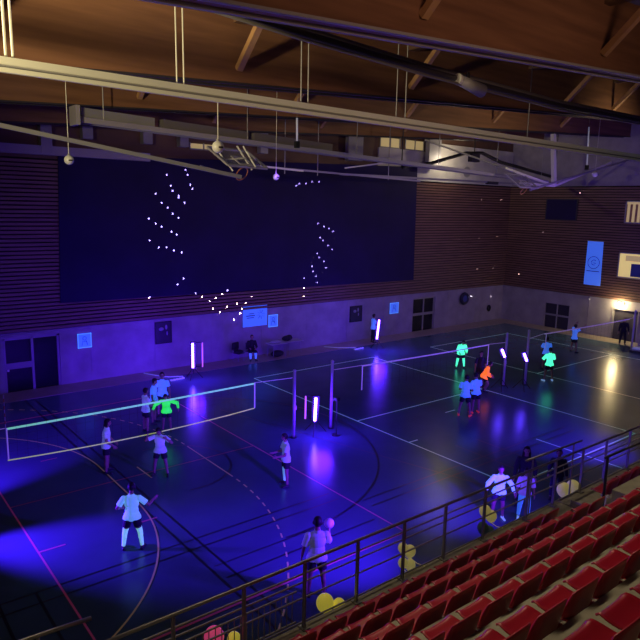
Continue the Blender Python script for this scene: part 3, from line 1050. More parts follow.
# ------------------------------------------------------------------ roof installations
RY = 11.0
t = thing('suspended_light_rail', 'long pale rail hung on thin rods in front of the roof beams', 'light rail')
za, zb_ = 10.245, 10.11
MB().bar((-1.5, RY, za + 0.02), (XW - 1, RY, zb_ - 0.04), 0.16, 0.11).build('upper_channel', M['white_metal'], t)
MB().bar((-1.5, RY - 0.05, za - 0.12), (XW - 1, RY - 0.05, zb_ - 0.17), 0.08, 0.07).build('lower_tube', M['white_metal'], t)
MB().bar((-1.5, RY, za - 0.06), (XW - 1, RY, zb_ - 0.10), 0.05, 0.12).build('web', M['grey_metal'], t)
for u0, v0, u1 in ((6, 57, 8), (13, 57, 12), (177, 86, 174), (184, 87, 181), (301, 103, 300), (308, 104, 309), (396, 118, 396), (405, 119, 404), (527, 139, 527)):
    b0 = at_y(u0, v0, RY)
    MB().tube((b0.x, RY, 10.2), (b0.x - 0.02, RY, zr(b0.x) + BD + 0.3), 0.014 if u0 > 20 else 0.022, 6).build('hanger_rod', M['white_metal'] if u0 < 200 else M['grey_metal'], t)
# big double cable duct
t = thing('cable_duct', 'dark twin pipes running diagonally under the roof beams', 'pipe')
A = at_y(186, -4, 10.2); B = at_y(300, 33, 10.2); Cc = at_y(427, 71, 10.4); D = at_y(560, 106, 10.8); E_ = at_y(645, 122, 11.4)
pp = [A, B, Cc, D, E_]
MB().path(pp, 0.075, 10).build('lower_pipe', M['dark'], t, smooth=True)
MB().path([q + Vector((0.0, 0.22, 0.14)) for q in pp], 0.09, 10).build('upper_pipe', M['duct'], t, smooth=True)
MB().path([q + Vector((0.0, -0.1, -0.13)) for q in pp], 0.035, 8).build('thin_pipe', M['duct'], t, smooth=True)
t = thing('roof_projector', 'grey cylindrical projector under the twin pipes', 'projector')
q = at_y(468, 86, 10.4)
MB().cone(q + Vector((-0.35, 0, 0.1)), q + Vector((0.55, 0, -0.05)), 0.12, 0.16, 16).build('barrel', M['grey_metal'], t, smooth=True)
MB().cone(q + Vector((-0.42, 0, 0.11)), q + Vector((-0.34, 0, 0.1)), 0.13, 0.13, 16).build('lens', M['globe'], t)
MB().box(q + Vector((0.1, 0.1, 0.22)), (0.08, 0.05, 0.24)).build('bracket', M['dark'], t)

# perforated steel gantry in front of the gallery
t = thing('steel_gantry', 'long perforated steel beam hung below the roof in front of the gallery', 'gantry')
ga, gb = at_y(76, 119, 19.5), at_y(548, 182, 21.5)
gb.z -= 0.0
MB().bar(ga, gb, 0.10, 0.16).build('rail', M['violet_metal'], t)
MB().bar(ga + Vector((0, 0.35, -0.02)), gb + Vector((0, 0.35, -0.02)), 0.06, 0.12).build('rear_rail', M['grey_metal'], t)
hb = MB()
for k in range(70):
    c_ = ga.lerp(gb, (k + 0.5) / 70)
    hb.box(c_ + Vector((0, 0.17, 0.04)), (0.05, 0.34, 0.04))
hb.build('rungs', M['dark'], t)
MB().box(ga + Vector((0.0, 0.1, 0.1)), (0.12, 0.6, 0.55)).build('end_plate', M['violet_metal'], t)
for k in (0.03, 0.22, 0.42, 0.62, 0.8, 0.97):
    c_ = ga.lerp(gb, k)
    MB().tube(c_, (c_.x, c_.y, zr(c_.x) + 1.0), 0.018, 6).build('hanger_rod', M['grey_metal'], t)
g0, g1 = ga.lerp(gb, 0.015), ga.lerp(gb, 0.36)
for k, (a, b) in enumerate(((0.0, 0.09), (0.095, 0.22), (0.225, 0.37))):
    a_, b_ = ga.lerp(gb, a), ga.lerp(gb, b)
    o = MB().bar(a_ + Vector((0.15, 0.15, 0.22)), b_ + Vector((0, 0.15, 0.22)), 0.3, 0.26).build('rolled_curtain_box', M['grey_metal'] if k == 0 else M['duct'])
    tag(o, ('grey box at the left end on top of the steel gantry', 'middle grey box on top of the steel gantry', 'longest grey box on the steel gantry near the hanging globe')[k], 'box', 'boxes on the steel gantry')


def backstop(label, arm, board_c, yaw, pitch, bw, bh, hub=None, extra_arms=()):
    """folded-up basketball goal under the roof"""
    t = thing('folded_basketball_goal', label, 'basketball goal')
    for (a, b, r) in arm:
        MB().bar(a, b, r * 2, r * 2.4).build('arm', M['grey_metal'] if r < 0.05 else M['white_metal'], t)
    rot = Matrix.Rotation(yaw, 3, 'Z') @ Matrix.Rotation(pitch, 3, 'X')
    bc = Vector(board_c)
    MB().box(bc, (bw, bh, 0.03), rot).build('backboard', M['acrylic'], t)
    f = MB()
    for s in (-1, 1):
        f.box(bc + rot @ Vector((s * bw / 2, 0, 0)), (0.07, bh, 0.06), rot)
        f.box(bc + rot @ Vector((0, s * bh / 2, 0)), (bw, 0.07, 0.06), rot)
    for s in (-1, 1):
        f.box(bc + rot @ Vector((s * 0.3, -bh * 0.2, 0.03)), (0.05, 0.45, 0.03), rot)
    for s in (-1, 1):
        f.box(bc + rot @ Vector((0, -bh * 0.2 + s * 0.22, 0.03)), (0.62, 0.05, 0.03), rot)
    f.build('board_frame', M['violet_metal'], t)
    MB().torus(bc + rot @ Vector((0, -bh * 0.38, -0.32)), 0.225, 0.02, rot @ Matrix.Rotation(pi / 2, 3, 'X')).build('rim', M['rim'], t, smooth=True)
    return t


a0, a1 = at_y(-6, 124, 17.0), at_y(241, 177, 17.0)
bc = at_y(238, 158, 17.6)
b1 = [(a0, a1, 0.045)]
for (u0, v0, u1, v1) in ((218, 151, 233, 171), (237, 146, 252, 170), (243, 146, 256, 168), (222, 160, 246, 158), (200, 166, 241, 177)):
    b1.append((at_y(u0, v0, 17.5), at_y(u1, v1, 17.2), 0.02))
g1_ = backstop('folded basketball goal with long pale arm in front of the black panel', b1, bc, 0.25, R(32), 1.75, 1.05)
hub = at_y(554, 186, 20.5)
b2 = [(at_y(553, 113, 20.5), hub, 0.10), (hub, at_y(505, 168, 20.5), 0.05), (at_y(505, 168, 20.5), at_y(425, 140, 20.5), 0.03), (hub, at_y(645, 148, 21.5), 0.05),
      (at_y(530, 190, 20.0), at_y(645, 155, 20.0), 0.04), (hub, at_y(520, 183, 20.2), 0.05)]
g2_ = backstop('folded basketball goal hanging from a pale column below the beam at the right', b2, at_y(522, 181, 20.0), 0.1, R(38), 2.0, 1.1)
# dark folded arms of the second goal
t = thing('lifting_gear', 'dark trapezoid lifting frame in front of the pale spandrel', 'hoist')
pts = [at_y(u, v, 24.0) for u, v in ((402, 167), (432, 163), (466, 153), (482, 153), (500, 162), (556, 178))]
MB().path(pts, 0.10, 6).build('bent_arm', M['black_metal'], t)
MB().box(at_y(474, 158, 24.0), (0.7, 0.3, 0.45)).build('motor', M['dark'], t)
MB().bar(at_y(340, 174, 24), at_y(560, 186, 24), 0.1, 0.1).build('lower_rail', M['grey_metal'], t)
MB().box(at_y(492, 183, 24), (1.0, 0.2, 0.16)).build('shuttle', M['dark'], t)
for u in (474, 402, 556):
    q = at_y(u, 160, 24.0)
    MB().tube((q.x, 24.0, pts[3].z if u == 474 else 10.6), (q.x, 24.0, zr(q.x) + BD + 0.36), 0.03, 8).build('hanger_rod', M['dark'], t)
t = thing('curtain_rail', 'thin violet lit double rail below the gantry across the black panel top', 'rail')
ra, rb = at_y(245, 165, 23.0), at_y(420, 181, 23.0)
MB().bar(ra, rb, 0.06, 0.08).build('front_rail', M['violet_metal'], t)
MB().bar(at_y(260, 166, 23.0), at_y(303, 171, 23.0), 0.09, 0.07).build('white_carriage', M['white_metal'], t)
MB().bar(at_y(345, 168, 23.0), at_y(392, 162, 23.0), 0.06, 0.06).build('link_bar', M['white_metal'], t)
for u, v in ((285, 150), (318, 155), (389, 160)):
    q = at_y(u, v, 23.0)
    MB().tube((q.x, 23.0, 9.5), (q.x, 23.0, zr(q.x) + BD + 0.36), 0.02, 6).build('hanger_rod', M['grey_metal'], t)

# vertical lit rods and pipe
for (u, v0, v1, Y, lab) in ((297, 118, 141, 18, 'short shining white rod hanging above the gantry near the middle'),
                            (589, 127, 165, 17, 'thin white rod hanging right of the pale column under the roof')):
    a = at_y(u, v0, Y); b = at_y(u - 2 if u > 500 else u, v1, Y)
    t = thing('hanging_rod', lab, 'rod', b)
    MB().tube((0, 0, 0), a - b, 0.035, 8).build('tube', M['white_plastic'], t, smooth=True)
    MB().tube(a - b, (a - b).xy.to_3d() + Vector((0, 0, zr(a.x) + 0.36 + BD - b.z)), 0.006, 5).build('wire', M['grey_metal'], t)
    MB().box((0, 0, -0.12), (0.14, 0.14, 0.22)).build('weight', M['black_metal'], t)

# hanging globes
for (u, v, Y, r, vt, lab) in ((218, 147, 11.0, 0.115, 94, 'white globe hanging on a cord below the pale rail at the left'),
                              (69, 160, 17.0, 0.12, 130, 'silvery globe hanging before the upper left corner of the black panel'),
                              (276, 177, 18.4, 0.11, 140, 'small white globe hanging in front of the black panel near the middle'),
                              (595, 174, 18.0, 0.16, 126, 'white globe hanging on a cord at the right below the roof')):
    p = at_y(u, v, Y)
    t = thing('hanging_globe', lab, 'globe', p, 0, 'globes hanging under the roof')
    MB().ell((0, 0, 0), r, None, 24, 16).build('ball', M['globe'], t, smooth=True)
    MB().cone((0, 0, r * 0.85), (0, 0, r * 1.3), 0.04, 0.03, 10).build('cap', M['grey_metal'], t)
    top = 10.1 - p.z if Y == 11.0 else zr(p.x) + BD + 0.3 - p.z
    MB().tube((0, 0, r), (0, 0, top), 0.008, 6).build('cord', M['white_metal'], t)
    MB().box((0.0, -r * 0.9, -0.01), (0.09, 0.05, 0.035)).build('slot', M['dark'], t)

# ------------------------------------------------------------------ balloons tied to the guard rail


def balloon(name, label, loc, r, m, group):
    t = thing(name, label, 'balloon', loc, 0, group)
    b = MB().ell((0, 0, 0), (r, r, r * 1.1), None, 24, 16)
    for v in b.bm.verts:
        if v.co.z < 0:
            k = 1 + 0.22 * (v.co.z / (r * 1.1)) ** 2 * -1
            v.co.x *= k; v.co.y *= k; v.co.z *= 1.08
    b.build('body', M[m], t, smooth=True)
    MB().cone((0, 0, -r * 1.19), (0, 0, -r * 1.12), 0.022, 0.008, 10).build('knot', M[m], t)
    MB().path([(0, 0, -r * 1.15), (0.0, (YR - loc.y) * 0.5, -r * 1.15 - 0.03), (0.0, YR - loc.y, -r * 1.15)], 0.006, 6).build('string', M[m], t)
    return t


BY = YR + 0.22
for (u, v, r, m, lab, yy) in (
        (325, 603, 0.135, 'balloon_yellow', 'bright yellow balloon low on the guard rail right of the steel post', BY + 0.06),
        (339, 605, 0.10, 'balloon_yellow', 'smaller yellow balloon touching the bright yellow one on the guard rail', BY),
        (403, 548, 0.085, 'balloon_pale', 'pale yellow balloon, upper left one on the middle guard rail post', BY),
        (410, 551, 0.10, 'balloon_pale', 'pale yellow balloon, upper right one on the middle guard rail post', BY + 0.12),
        (403, 563, 0.085, 'balloon_pale', 'pale yellow balloon, lower left one on the middle guard rail post', BY),
        (410, 565, 0.095, 'balloon_pale', 'pale yellow balloon, lower right one on the middle guard rail post', BY + 0.12),
        (485, 511, 0.11, 'balloon_pale', 'pale yellow balloon above the dark green ones on the guard rail', BY),
        (491, 516, 0.11, 'balloon_pale', 'pale yellow balloon right beside the guard rail post with green balloons', BY + 0.06),
        (483, 528, 0.11, 'balloon_green', 'dark green balloon low on the guard rail, left of the pair', BY),
        (489, 531, 0.10, 'balloon_green', 'dark green balloon low on the guard rail, right of the pair', BY + 0.16),
        (564, 490, 0.15, 'balloon_pale', 'pale yellow balloon, left of the pair near the stairway gap', BY),
        (573, 487, 0.15, 'balloon_pale', 'pale yellow balloon, right of the pair near the stairway gap', BY + 0.18),
        (214, 637, 0.135, 'balloon_pink', 'pink balloon behind the barred gate at the bottom edge', BY + 0.12),
        (234, 639, 0.095, 'balloon_yellow', 'yellow balloon right of the pink balloon at the bottom edge', BY + 0.12)):
    balloon('balloon', lab, at_y(u, v, yy), r, m, 'balloons on the guard rail')

# ------------------------------------------------------------------ table corner by the back wall


def folding_table(label, x, y, L, group=None):
    t = thing('folding_table', label, 'table', (x, y, 0), 0, group)
    MB().box((0, 0, 0.74), (L, 0.7, 0.035), bevel=0.008).build('table_top', M['table'], t)
    for sx in (-1, 1):
        for sy in (-1, 1):
            MB().tube((sx * (L / 2 - 0.12), sy * 0.28, 0), (sx * (L / 2 - 0.16), sy * 0.28, 0.73), 0.016, 8).build('leg', M['grey_metal'], t)
    return t


folding_table('pale folding table with folded clothes on it, nearer the seated person', 19.28, 27.75, 1.05)
folding_table('pale folding table with a dark bag on top, right of the other table', 20.42, 27.85, 1.05)
b = MB().ell((0, 0, 0.14), (0.34, 0.18, 0.15)).ell((0.15, 0.02, 0.2), (0.18, 0.14, 0.12)).build('bag', M['cloth_black'], smooth=True)
b.location = (20.05, 27.85, 0.765); tag(b, 'dark soft bag lying on the right folding table by the back wall', 'bag')
b = MB().ell((0, 0, 0.06), (0.32, 0.2, 0.065)).build('folded_jacket', M['table'], smooth=True)
b.location = (19.2, 27.75, 0.762); tag(b, 'pale folded clothes on the left folding table', 'clothes')
b = MB().ell((0, 0, 0.18), (0.42, 0.22, 0.18)).build('bag', M['cloth_black'], smooth=True)
b.location = (19.25, 27.65, 0.0); tag(b, 'dark bag on the floor under the folding table', 'bag')


def chair(label, x, y, yaw, group='dark chairs by the back wall'):
    t = thing('chair', label, 'chair', (x, y, 0), yaw, group)
    MB().box((0, 0, 0.44), (0.44, 0.44, 0.04), bevel=0.012).build('seat', M['dark'], t)
    MB().box((0, -0.22, 0.72), (0.42, 0.03, 0.36), bevel=0.012).build('backrest', M['dark'], t)
    for sx in (-1, 1):
        MB().tube((sx * 0.19, 0.19, 0), (sx * 0.19, 0.17, 0.43), 0.013, 8).build('leg', M['grey_metal'], t)
        MB().tube((sx * 0.19, -0.21, 0), (sx * 0.19, -0.22, 0.86), 0.013, 8).build('leg', M['grey_metal'], t)
    return t


chair('dark chair under the seated person at the back wall', 17.78, 27.95, R(200))
chair('empty dark chair with a coat left of the seated person', 17.0, 27.95, R(195))
c = MB().box((0, -0.24, 0.78), (0.5, 0.1, 0.4), bevel=0.04).ell((0, 0.0, 0.53), (0.26, 0.26, 0.07)).build('coat', M['cloth_black'], smooth=True)
c.location = (17.0, 27.95, 0); c.rotation_euler = (0, 0, R(195)); tag(c, 'dark coat draped over the empty chair by the back wall', 'coat')

# ------------------------------------------------------------------ people


def vn(v):
    return Vector(v).normalized()


DOWN = (0, 0, -1)


def make_person(label, foot, heading, ht, arms=None, legs=None, lean=0.0, twist=0.0, head=(0, 0), shirt='cloth_white', shorts='cloth_black', shoes='shoe',
                hair='hair', hair_len=0.0, sleeves=0.55, leg_cloth=None, leg_to=1.0, pants=False, skin='skin', group=None, voxel=0.016,
                seat_h=None, hunch=0.0, fingers=True, anchor='feet', sleeve_mat=None):
    """one continuous posed body; clothes are shells grown from the body surface"""
    S = ht
    arms = arms or (((-0.25, 0.05, -1), (-0.12, 0.25, -1)), ((0.25, 0.05, -1), (0.12, 0.25, -1)))
    legs = legs or (((-0.12, 0.02, -1), (-0.06, -0.05, -1)), ((0.12, 0.02, -1), (0.06, -0.05, -1)))
    T = Matrix.Rotation(-lean, 3, 'X') @ Matrix.Rotation(twist, 3, 'Z')
    pel = Vector((0, 0, 0))
    chest = pel + T @ Vector((0, 0, 0.19 * S))
    T2 = Matrix.Rotation(-lean - hunch, 3, 'X') @ Matrix.Rotation(twist, 3, 'Z')
    neck = chest + T2 @ Vector((0, 0, 0.125 * S))
    hd = neck + T2 @ (Matrix.Rotation(head[0], 3, 'Z') @ Matrix.Rotation(-head[1], 3, 'X') @ Vector((0, 0.012 * S, 0.095 * S)))
    HR = T2 @ Matrix.Rotation(head[0], 3, 'Z') @ Matrix.Rotation(-head[1] + (lean + hunch) * 0.6, 3, 'X')
    bones = []      # (name, p, q)
    mb = MB()

    def limb(name, p, q, r1, r2):
        mb.cone(p, q, r1, r2, 14)
        mb.ell(p, r1, None, 14, 10)
        mb.ell(q, r2, None, 14, 10)
        bones.append((name, Vector(p), Vector(q)))
    # trunk
    mb.ell(pel + T @ Vector((0, 0, 0.0)), (0.092 * S, 0.066 * S, 0.07 * S), T)
    mb.ell(pel + T @ Vector((0, 0, 0.085 * S)), (0.078 * S, 0.055 * S, 0.09 * S), T)
    mb.ell(chest, (0.094 * S, 0.064 * S, 0.10 * S), T2)
    mb.ell(chest + T2 @ Vector((0, 0, 0.062 * S)), (0.100 * S, 0.052 * S, 0.05 * S), T2)
    bones.append(('trunk', pel, chest + T2 @ Vector((0, 0, 0.09 * S))))
    limb('neck', neck + T2 @ Vector((0, -0.004 * S, -0.03 * S)), hd, 0.033 * S, 0.029 * S)
    # head: skull, jaw, nose, ears
    mb.ell(hd + HR @ Vector((0, -0.004 * S, 0.018 * S)), (0.044 * S, 0.054 * S, 0.054 * S), HR)
    mb.ell(hd + HR @ Vector((0, 0.012 * S, -0.022 * S)), (0.035 * S, 0.040 * S, 0.042 * S), HR)
    mb.ell(hd + HR @ Vector((0, 0.052 * S, -0.006 * S)), (0.008 * S, 0.014 * S, 0.014 * S), HR)
    for s in (-1, 1):
        mb.ell(hd + HR @ Vector((s * 0.046 * S, -0.002 * S, -0.002 * S)), (0.007 * S, 0.013 * S, 0.019 * S), HR)
    bones.append(('head', hd, hd + HR @ Vector((0, 0, 0.03 * S))))
    hands = []
    for i, s in enumerate((-1, 1)):
        sh = chest + T2 @ Vector((s * 0.108 * S, 0, 0.068 * S))
        du = T2 @ vn(arms[i][0])
        el = sh + du * 0.168 * S
        df = T2 @ vn(arms[i][1])
        wr = el + df * 0.142 * S
        limb('upper_arm', sh, el, 0.031 * S, 0.0245 * S)
        limb('forearm', el, wr, 0.0245 * S, 0.0165 * S)
        # hand: palm, four fingers of different length, thumb
        side = df.cross(T2 @ Vector((s, 0.3, 0.2)))
        side = side.normalized() if side.length > 0.1 else Vector((1, 0, 0))
        nrm = side.cross(df).normalized()
        rot = Matrix((side, df, nrm)).transposed()
        pc = wr + df * 0.028 * S
        mb.ell(pc, (0.023 * S, 0.032 * S, 0.0125 * S), rot)
        bones.append(('hand', wr, wr + df * 0.10 * S))
        if fingers:
            fr_ = 0.0058 * S
            for k in range(4):
                off = side * (k - 1.5) * 0.0118 * S
                L = (0.036, 0.043, 0.040, 0.031)[k] * S
                p0 = wr + df * 0.045 * S + off
                p1 = p0 + (df * 0.95 + nrm * 0.25 * s).normalized() * L * 0.55
                p2 = p1 + (df * 0.75 + nrm * 0.65 * s).normalized() * L * 0.5
                mb.cone(p0, p1, fr_, fr_, 8).cone(p1, p2, fr_, fr_ * 0.85, 8).ell(p1, fr_, None, 8, 6).ell(p2, fr_ * 0.85, None, 8, 6)
            p0 = wr + df * 0.014 * S + side * 0.016 * S
            p1 = p0 + (df * 0.7 + side * 0.75).normalized() * 0.026 * S
            p2 = p1 + (df * 0.95 + side * 0.2 + nrm * 0.3 * s).normalized() * 0.02 * S
            mb.cone(p0, p1, fr_ * 1.35, fr_ * 1.1, 8).cone(p1, p2, fr_ * 1.1, fr_, 8).ell(p1, fr_ * 1.1, None, 8, 6).ell(p2, fr_, None, 8, 6)
        hands.append(wr + df * 0.06 * S)
    ankles = []
    fdir = []
    for i, s in enumerate((-1, 1)):
        hp = pel + Vector((s * 0.050 * S, 0, -0.03 * S))
        kn = hp + vn(legs[i][0]) * 0.235 * S
        an = kn + vn(legs[i][1]) * 0.225 * S
        limb('thigh', hp, kn, 0.052 * S, 0.034 * S)
        limb('shin', kn, an, 0.034 * S, 0.020 * S)
        mb.ell(kn.lerp(an, 0.28) + Vector((0, -0.010 * S, 0)), (0.030 * S, 0.030 * S, 0.055 * S))
        toe_out = legs[i][2] if len(legs[i]) > 2 else s * 0.25
        fd = Vector((sin(toe_out), cos(toe_out), 0))
        heel = an + Vector((0, 0, -0.026 * S)) - fd * 0.022 * S
        toe = an + Vector((0, 0, -0.030 * S)) + fd * 0.095 * S
        mb.cone(heel, toe, 0.021 * S, 0.015 * S, 12).ell(heel, 0.021 * S, None, 12, 8).ell(toe, (0.022 * S, 0.022 * S, 0.013 * S), None, 12, 8)
        mb.ell(an, 0.022 * S, None, 12, 8)
        bones.append(('foot', heel, toe))
        ankles.append(an)
        fdir.append(fd)
    me = bpy.data.meshes.new('tmp')
    mb.bm.to_mesh(me)
    mb.bm.free()
    tmp = bpy.data.objects.new('tmp', me)
    COL.objects.link(tmp)
    md = tmp.modifiers.new('r', 'REMESH')
    md.mode = 'VOXEL'
    md.voxel_size = voxel * 0.55 if fingers else voxel
    sm = tmp.modifiers.new('s', 'SMOOTH')
    sm.factor = 0.5
    sm.iterations = 3 if fingers else 2
    dg = bpy.context.evaluated_depsgraph_get()
    body_me = bpy.data.meshes.new_from_object(tmp.evaluated_get(dg))
    bpy.data.objects.remove(tmp)
    bpy.data.meshes.remove(me)
    # placement: lowest point on the ground (or pelvis at the seat height)
    zmin = min(v.co.z for v in body_me.vertices)
    mid = (ankles[0] + ankles[1]) / 2
    off = Vector((-mid.x, -mid.y, -zmin))
    if seat_h is not None:
        off = Vector((-pel.x, -pel.y, seat_h + 0.075 * S))
    # classify vertices
    nV = len(body_me.vertices)
    cls = [None] * nV
    for vtx in body_me.vertices:
        best = None
        for nme, p, q in bones:
            d = q - p
            t = max(0.0, min(1.0, (vtx.co - p).dot(d) / max(1e-9, d.length_squared)))
            dist = (vtx.co - (p + d * t)).length
            if nme == 'trunk':
                dist *= 0.55
            elif nme in ('thigh',):
                dist *= 0.8
            if best is None or dist < best[0]:
                best = (dist, nme, t)
        cls[vtx.index] = (best[1], best[2])
    pz = pel
    Tinv = T.transposed()

    def shell(name, test, offs, m, parent):
        keep = [test(cls[i], body_me.vertices[i].co) for i in range(nV)]
        idx = {}
        verts, faces = [], []
        for poly in body_me.polygons:
            if all(keep[k] for k in poly.vertices):
                fc = []
                for k in poly.vertices:
                    if k not in idx:
                        v = body_me.vertices[k]
                        idx[k] = len(verts)
                        verts.append(v.co + v.normal * offs(cls[k], v.co))
                    fc.append(idx[k])
                faces.append(fc)
        if not faces:
            return None
        ms = bpy.data.meshes.new(name)
        ms.from_pydata([tuple(v + off) for v in verts], [], faces)
        ms.materials.append(M[m])
        ms.polygons.foreach_set('use_smooth', [True] * len(ms.polygons))
        o = bpy.data.objects.new(name, ms)
        COL.objects.link(o)
        o.parent = parent
        sd = o.modifiers.new('thickness', 'SOLIDIFY')
        sd.thickness = 0.006
        sd.offset = -1
        return o
    for v in body_me.vertices:
        pass
    body = bpy.data.objects.new('person', body_me)
    COL.objects.link(body)
    body_me.materials.clear()
    body_me.materials.append(M[skin])
    body_me.polygons.foreach_set('use_smooth', [True] * len(body_me.polygons))
    tag(body, label, 'person', group)

    def local_z(co):
        return (Tinv @ (co - pz)).z

    def t_shirt(c, co):
        n, t = c
        if n == 'trunk':
            return local_z(co) > -0.055 * S
        if n == 'thigh':
            return local_z(co) > -0.05 * S
        if n == 'upper_arm':
            return t < sleeves / 0.5 if sleeves < 0.5 else t < min(1.01, sleeves + 0.1)
        if n == 'forearm':
            return sleeves > 0.95 and t < 0.9
        if n == 'neck':
            return t < 0.12
        return False

    def o_shirt(c, co):
        n, t = c
        if n == 'upper_arm':
            return (0.010 + 0.010 * t) * S
        if n == 'forearm':
            return 0.010 * S
        lz = local_z(co)
        return (0.008 + 0.020 * max(0.0, min(1.0, (0.20 * S - lz) / (0.26 * S)))) * S
    shell('shirt', t_shirt, o_shirt, shirt, body)
    lim = 0.62 if not pants else 2

    def t_short(c, co):
        n, t = c
        if n == 'trunk':
            return local_z(co) < 0.03 * S
        if n == 'thigh':
            return t < lim or pants
        if n == 'shin':
            return pants and t < 0.93
        return False
    shell('trousers' if pants else 'shorts', t_short, lambda c, co: (0.010 + (0.012 * c[1] if c[0] == 'thigh' and not pants else 0.0)) * S, shorts, body)
    for leg_i in ((0, 1) if leg_cloth else ()):
        if leg_cloth and leg_to == 'right' and leg_i == 0:
            continue
        side = -1 if leg_i == 0 else 1
        mx_ = pel.x

        def t_leg(c, co, side=side):
            n, t = c
            ok = (n == 'shin' and t < 0.95) or (n == 'thigh' and t > 0.7)
            a, b = ankles
            near0 = (co - a).xy.length + abs(0) < (co - b).xy.length
            return ok and (near0 == (side == -1))
        shell('legging', t_leg, lambda c, co: 0.005 * S, leg_cloth, body)
    # shoes, one object per foot
    for i in range(2):
        def t_sh(c, co, i=i):
            d0 = (co - ankles[i]).length
            d1 = (co - ankles[1 - i]).length
            return (c[0] == 'foot' or (c[0] == 'shin' and c[1] > 0.97)) and d0 < d1
        shell('shoe', t_sh, lambda c, co: 0.004 * S, shoes, body)
    # hair
    HRi = HR.transposed()

    def t_hair(c, co):
        if c[0] not in ('head', 'neck'):
            return False
        q = HRi @ (co - hd) / S
        if q.y > 0.030:
            return q.z > 0.040
        if q.y > 0.005:
            return q.z > 0.018
        return q.z > (-0.038 if hair_len < 0.02 else -0.06)
    shell('hair', t_hair, lambda c, co: 0.009 * S, hair, body)
    if hair_len > 0.02:
        hm = MB()
        for k in range(9):
            a = R(180 + (k - 4) * 20)
            p0 = hd + HR @ Vector((0.040 * sin(a) * S, 0.044 * cos(a) * S, 0.02 * S))
            p1 = hd + HR @ Vector((0.056 * sin(a) * S, 0.054 * cos(a) * S, -0.04 * S))
            p2 = hd + HR @ Vector((0.058 * sin(a) * S, 0.060 * cos(a) * S, -hair_len * S))
            hm.path([p0 + off, p1 + off, p2 + off], 0.014 * S, 8)
        hm.build('long_hair', M[hair], body, smooth=True)
    for s in (-1, 1):
        e = MB().ell(hd + HR @ Vector((s * 0.017 * S, 0.045 * S, 0.008 * S)) + off, (0.0065 * S, 0.005 * S, 0.0045 * S), HR, 10, 8)
        e.build('eye', M['eye'], body, smooth=True)
    m_ = MB().ell(hd + HR @ Vector((0, 0.047 * S, -0.032 * S)) + off, (0.013 * S, 0.006 * S, 0.004 * S), HR, 10, 8)
    m_.build('mouth', M['lip'], body, smooth=True)
    body_me.transform(Matrix.Translation(off))
    body.location = (foot[0], foot[1], 0)
    body.rotation_euler = (0, 0, heading - pi / 2)
    hw = []
    rz = Matrix.Rotation(heading - pi / 2, 3, 'Z')
    for hpos in hands:
        hw.append(rz @ (hpos + off) + Vector((foot[0], foot[1], 0)))
    return body, hw


def fp(u, v):
    p = at_z(u, v)
    return (p.x, p.y)


BK = R(56)     # back to the camera
FR = R(236)    # facing the camera
RT = R(-34)    # facing right in the photo
LT = R(146)    # facing left in the photo
STAND = (((-0.13, 0.03, -1), (-0.07, -0.06, -1)), ((0.13, 0.03, -1), (0.07, -0.06, -1)))
WIDE = (((-0.24, 0.04, -1), (-0.12, -0.06, -1)), ((0.24, 0.04, -1), (0.12, -0.06, -1)))
CROUCH = (((-0.30, 0.75, -1), (-0.08, -0.45, -1)), ((0.30, 0.75, -1), (0.08, -0.45, -1)))
FWD = (((-0.25, 0.35, -0.9), (0.25, 0.95, 0.0)), ((0.25, 0.35, -0.9), (-0.25, 0.95, 0.0)))

make_person('player seen from behind in white glowing shirt and white leggings on the left court', fp(133, 549), R(60), 1.66,
            arms=(((-0.55, -0.05, -0.85), (0.2, 0.75, -0.35)), ((0.75, 0.0, -0.65), (0.35, 0.7, 0.15))), legs=WIDE, shirt='cloth_cyan', sleeves=0.62, leg_cloth='cloth_mint_pale',
            head=(-0.2, 0.1), voxel=0.018)
make_person('player with dark hair in pale shirt standing sideways behind the left net', fp(107, 472), R(-28), 1.68,
            arms=(((-0.15, 0.15, -1), (0.2, 0.75, -0.6)), ((0.15, 0.15, -1), (-0.2, 0.75, -0.6))), shirt='cloth_white', hair_len=0.06, head=(0.1, 0.1), lean=0.04)
make_person('player facing us with both hands raised to the face, white shirt, dark shorts', fp(161, 475), R(228), 1.58,
            arms=(((-0.75, 0.25, -0.45), (0.55, 0.45, 0.75)), ((0.8, 0.25, -0.3), (-0.45, 0.4, 0.85))), legs=WIDE, shirt='cloth_white', head=(0, 0.35), lean=0.12)
make_person('player in white shirt with bright cyan arm and sock near the white net post', fp(286, 485), R(160), 1.60,
            arms=(((-0.1, 0.3, -0.9), (0.1, 0.95, -0.1)), ((0.1, 0.3, -0.9), (-0.1, 0.95, -0.1))), shirt='cloth_white', leg_cloth='cloth_cyan', leg_to='right', head=(0.0, 0.1), lean=0.03)
bE, hE = make_person('player in white T-shirt seen from behind holding a ball near the guard rail', fp(316, 596), R(60), 1.78,
                     arms=(((-0.28, 0.1, -1), (-0.1, 0.35, -0.9)), ((0.30, 0.45, -0.85), (0.12, 0.85, 0.35))), legs=STAND, shirt='cloth_plain', sleeves=0.7, voxel=0.016, head=(-0.25, 0.0))
t = thing('volleyball', 'white volleyball held up in the right hand of the player near the guard rail', 'ball', hE[1] + Vector((0.0, 0.0, 0.115)))
MB().ell((0, 0, 0), 0.108, None, 24, 16).build('bladder', M['ball'], t, smooth=True)
MB().torus((0, 0, 0), 0.106, 0.004, Matrix.Rotation(0.5, 3, 'X'), 32, 6).torus((0, 0, 0), 0.106, 0.004, Matrix.Rotation(1.9, 3, 'Y'), 32, 6).torus((0, 0, 0), 0.106, 0.004, Matrix.Rotation(1.2, 3, 'X'), 32, 6).build('seams', M['ball_panel'], t, smooth=True)

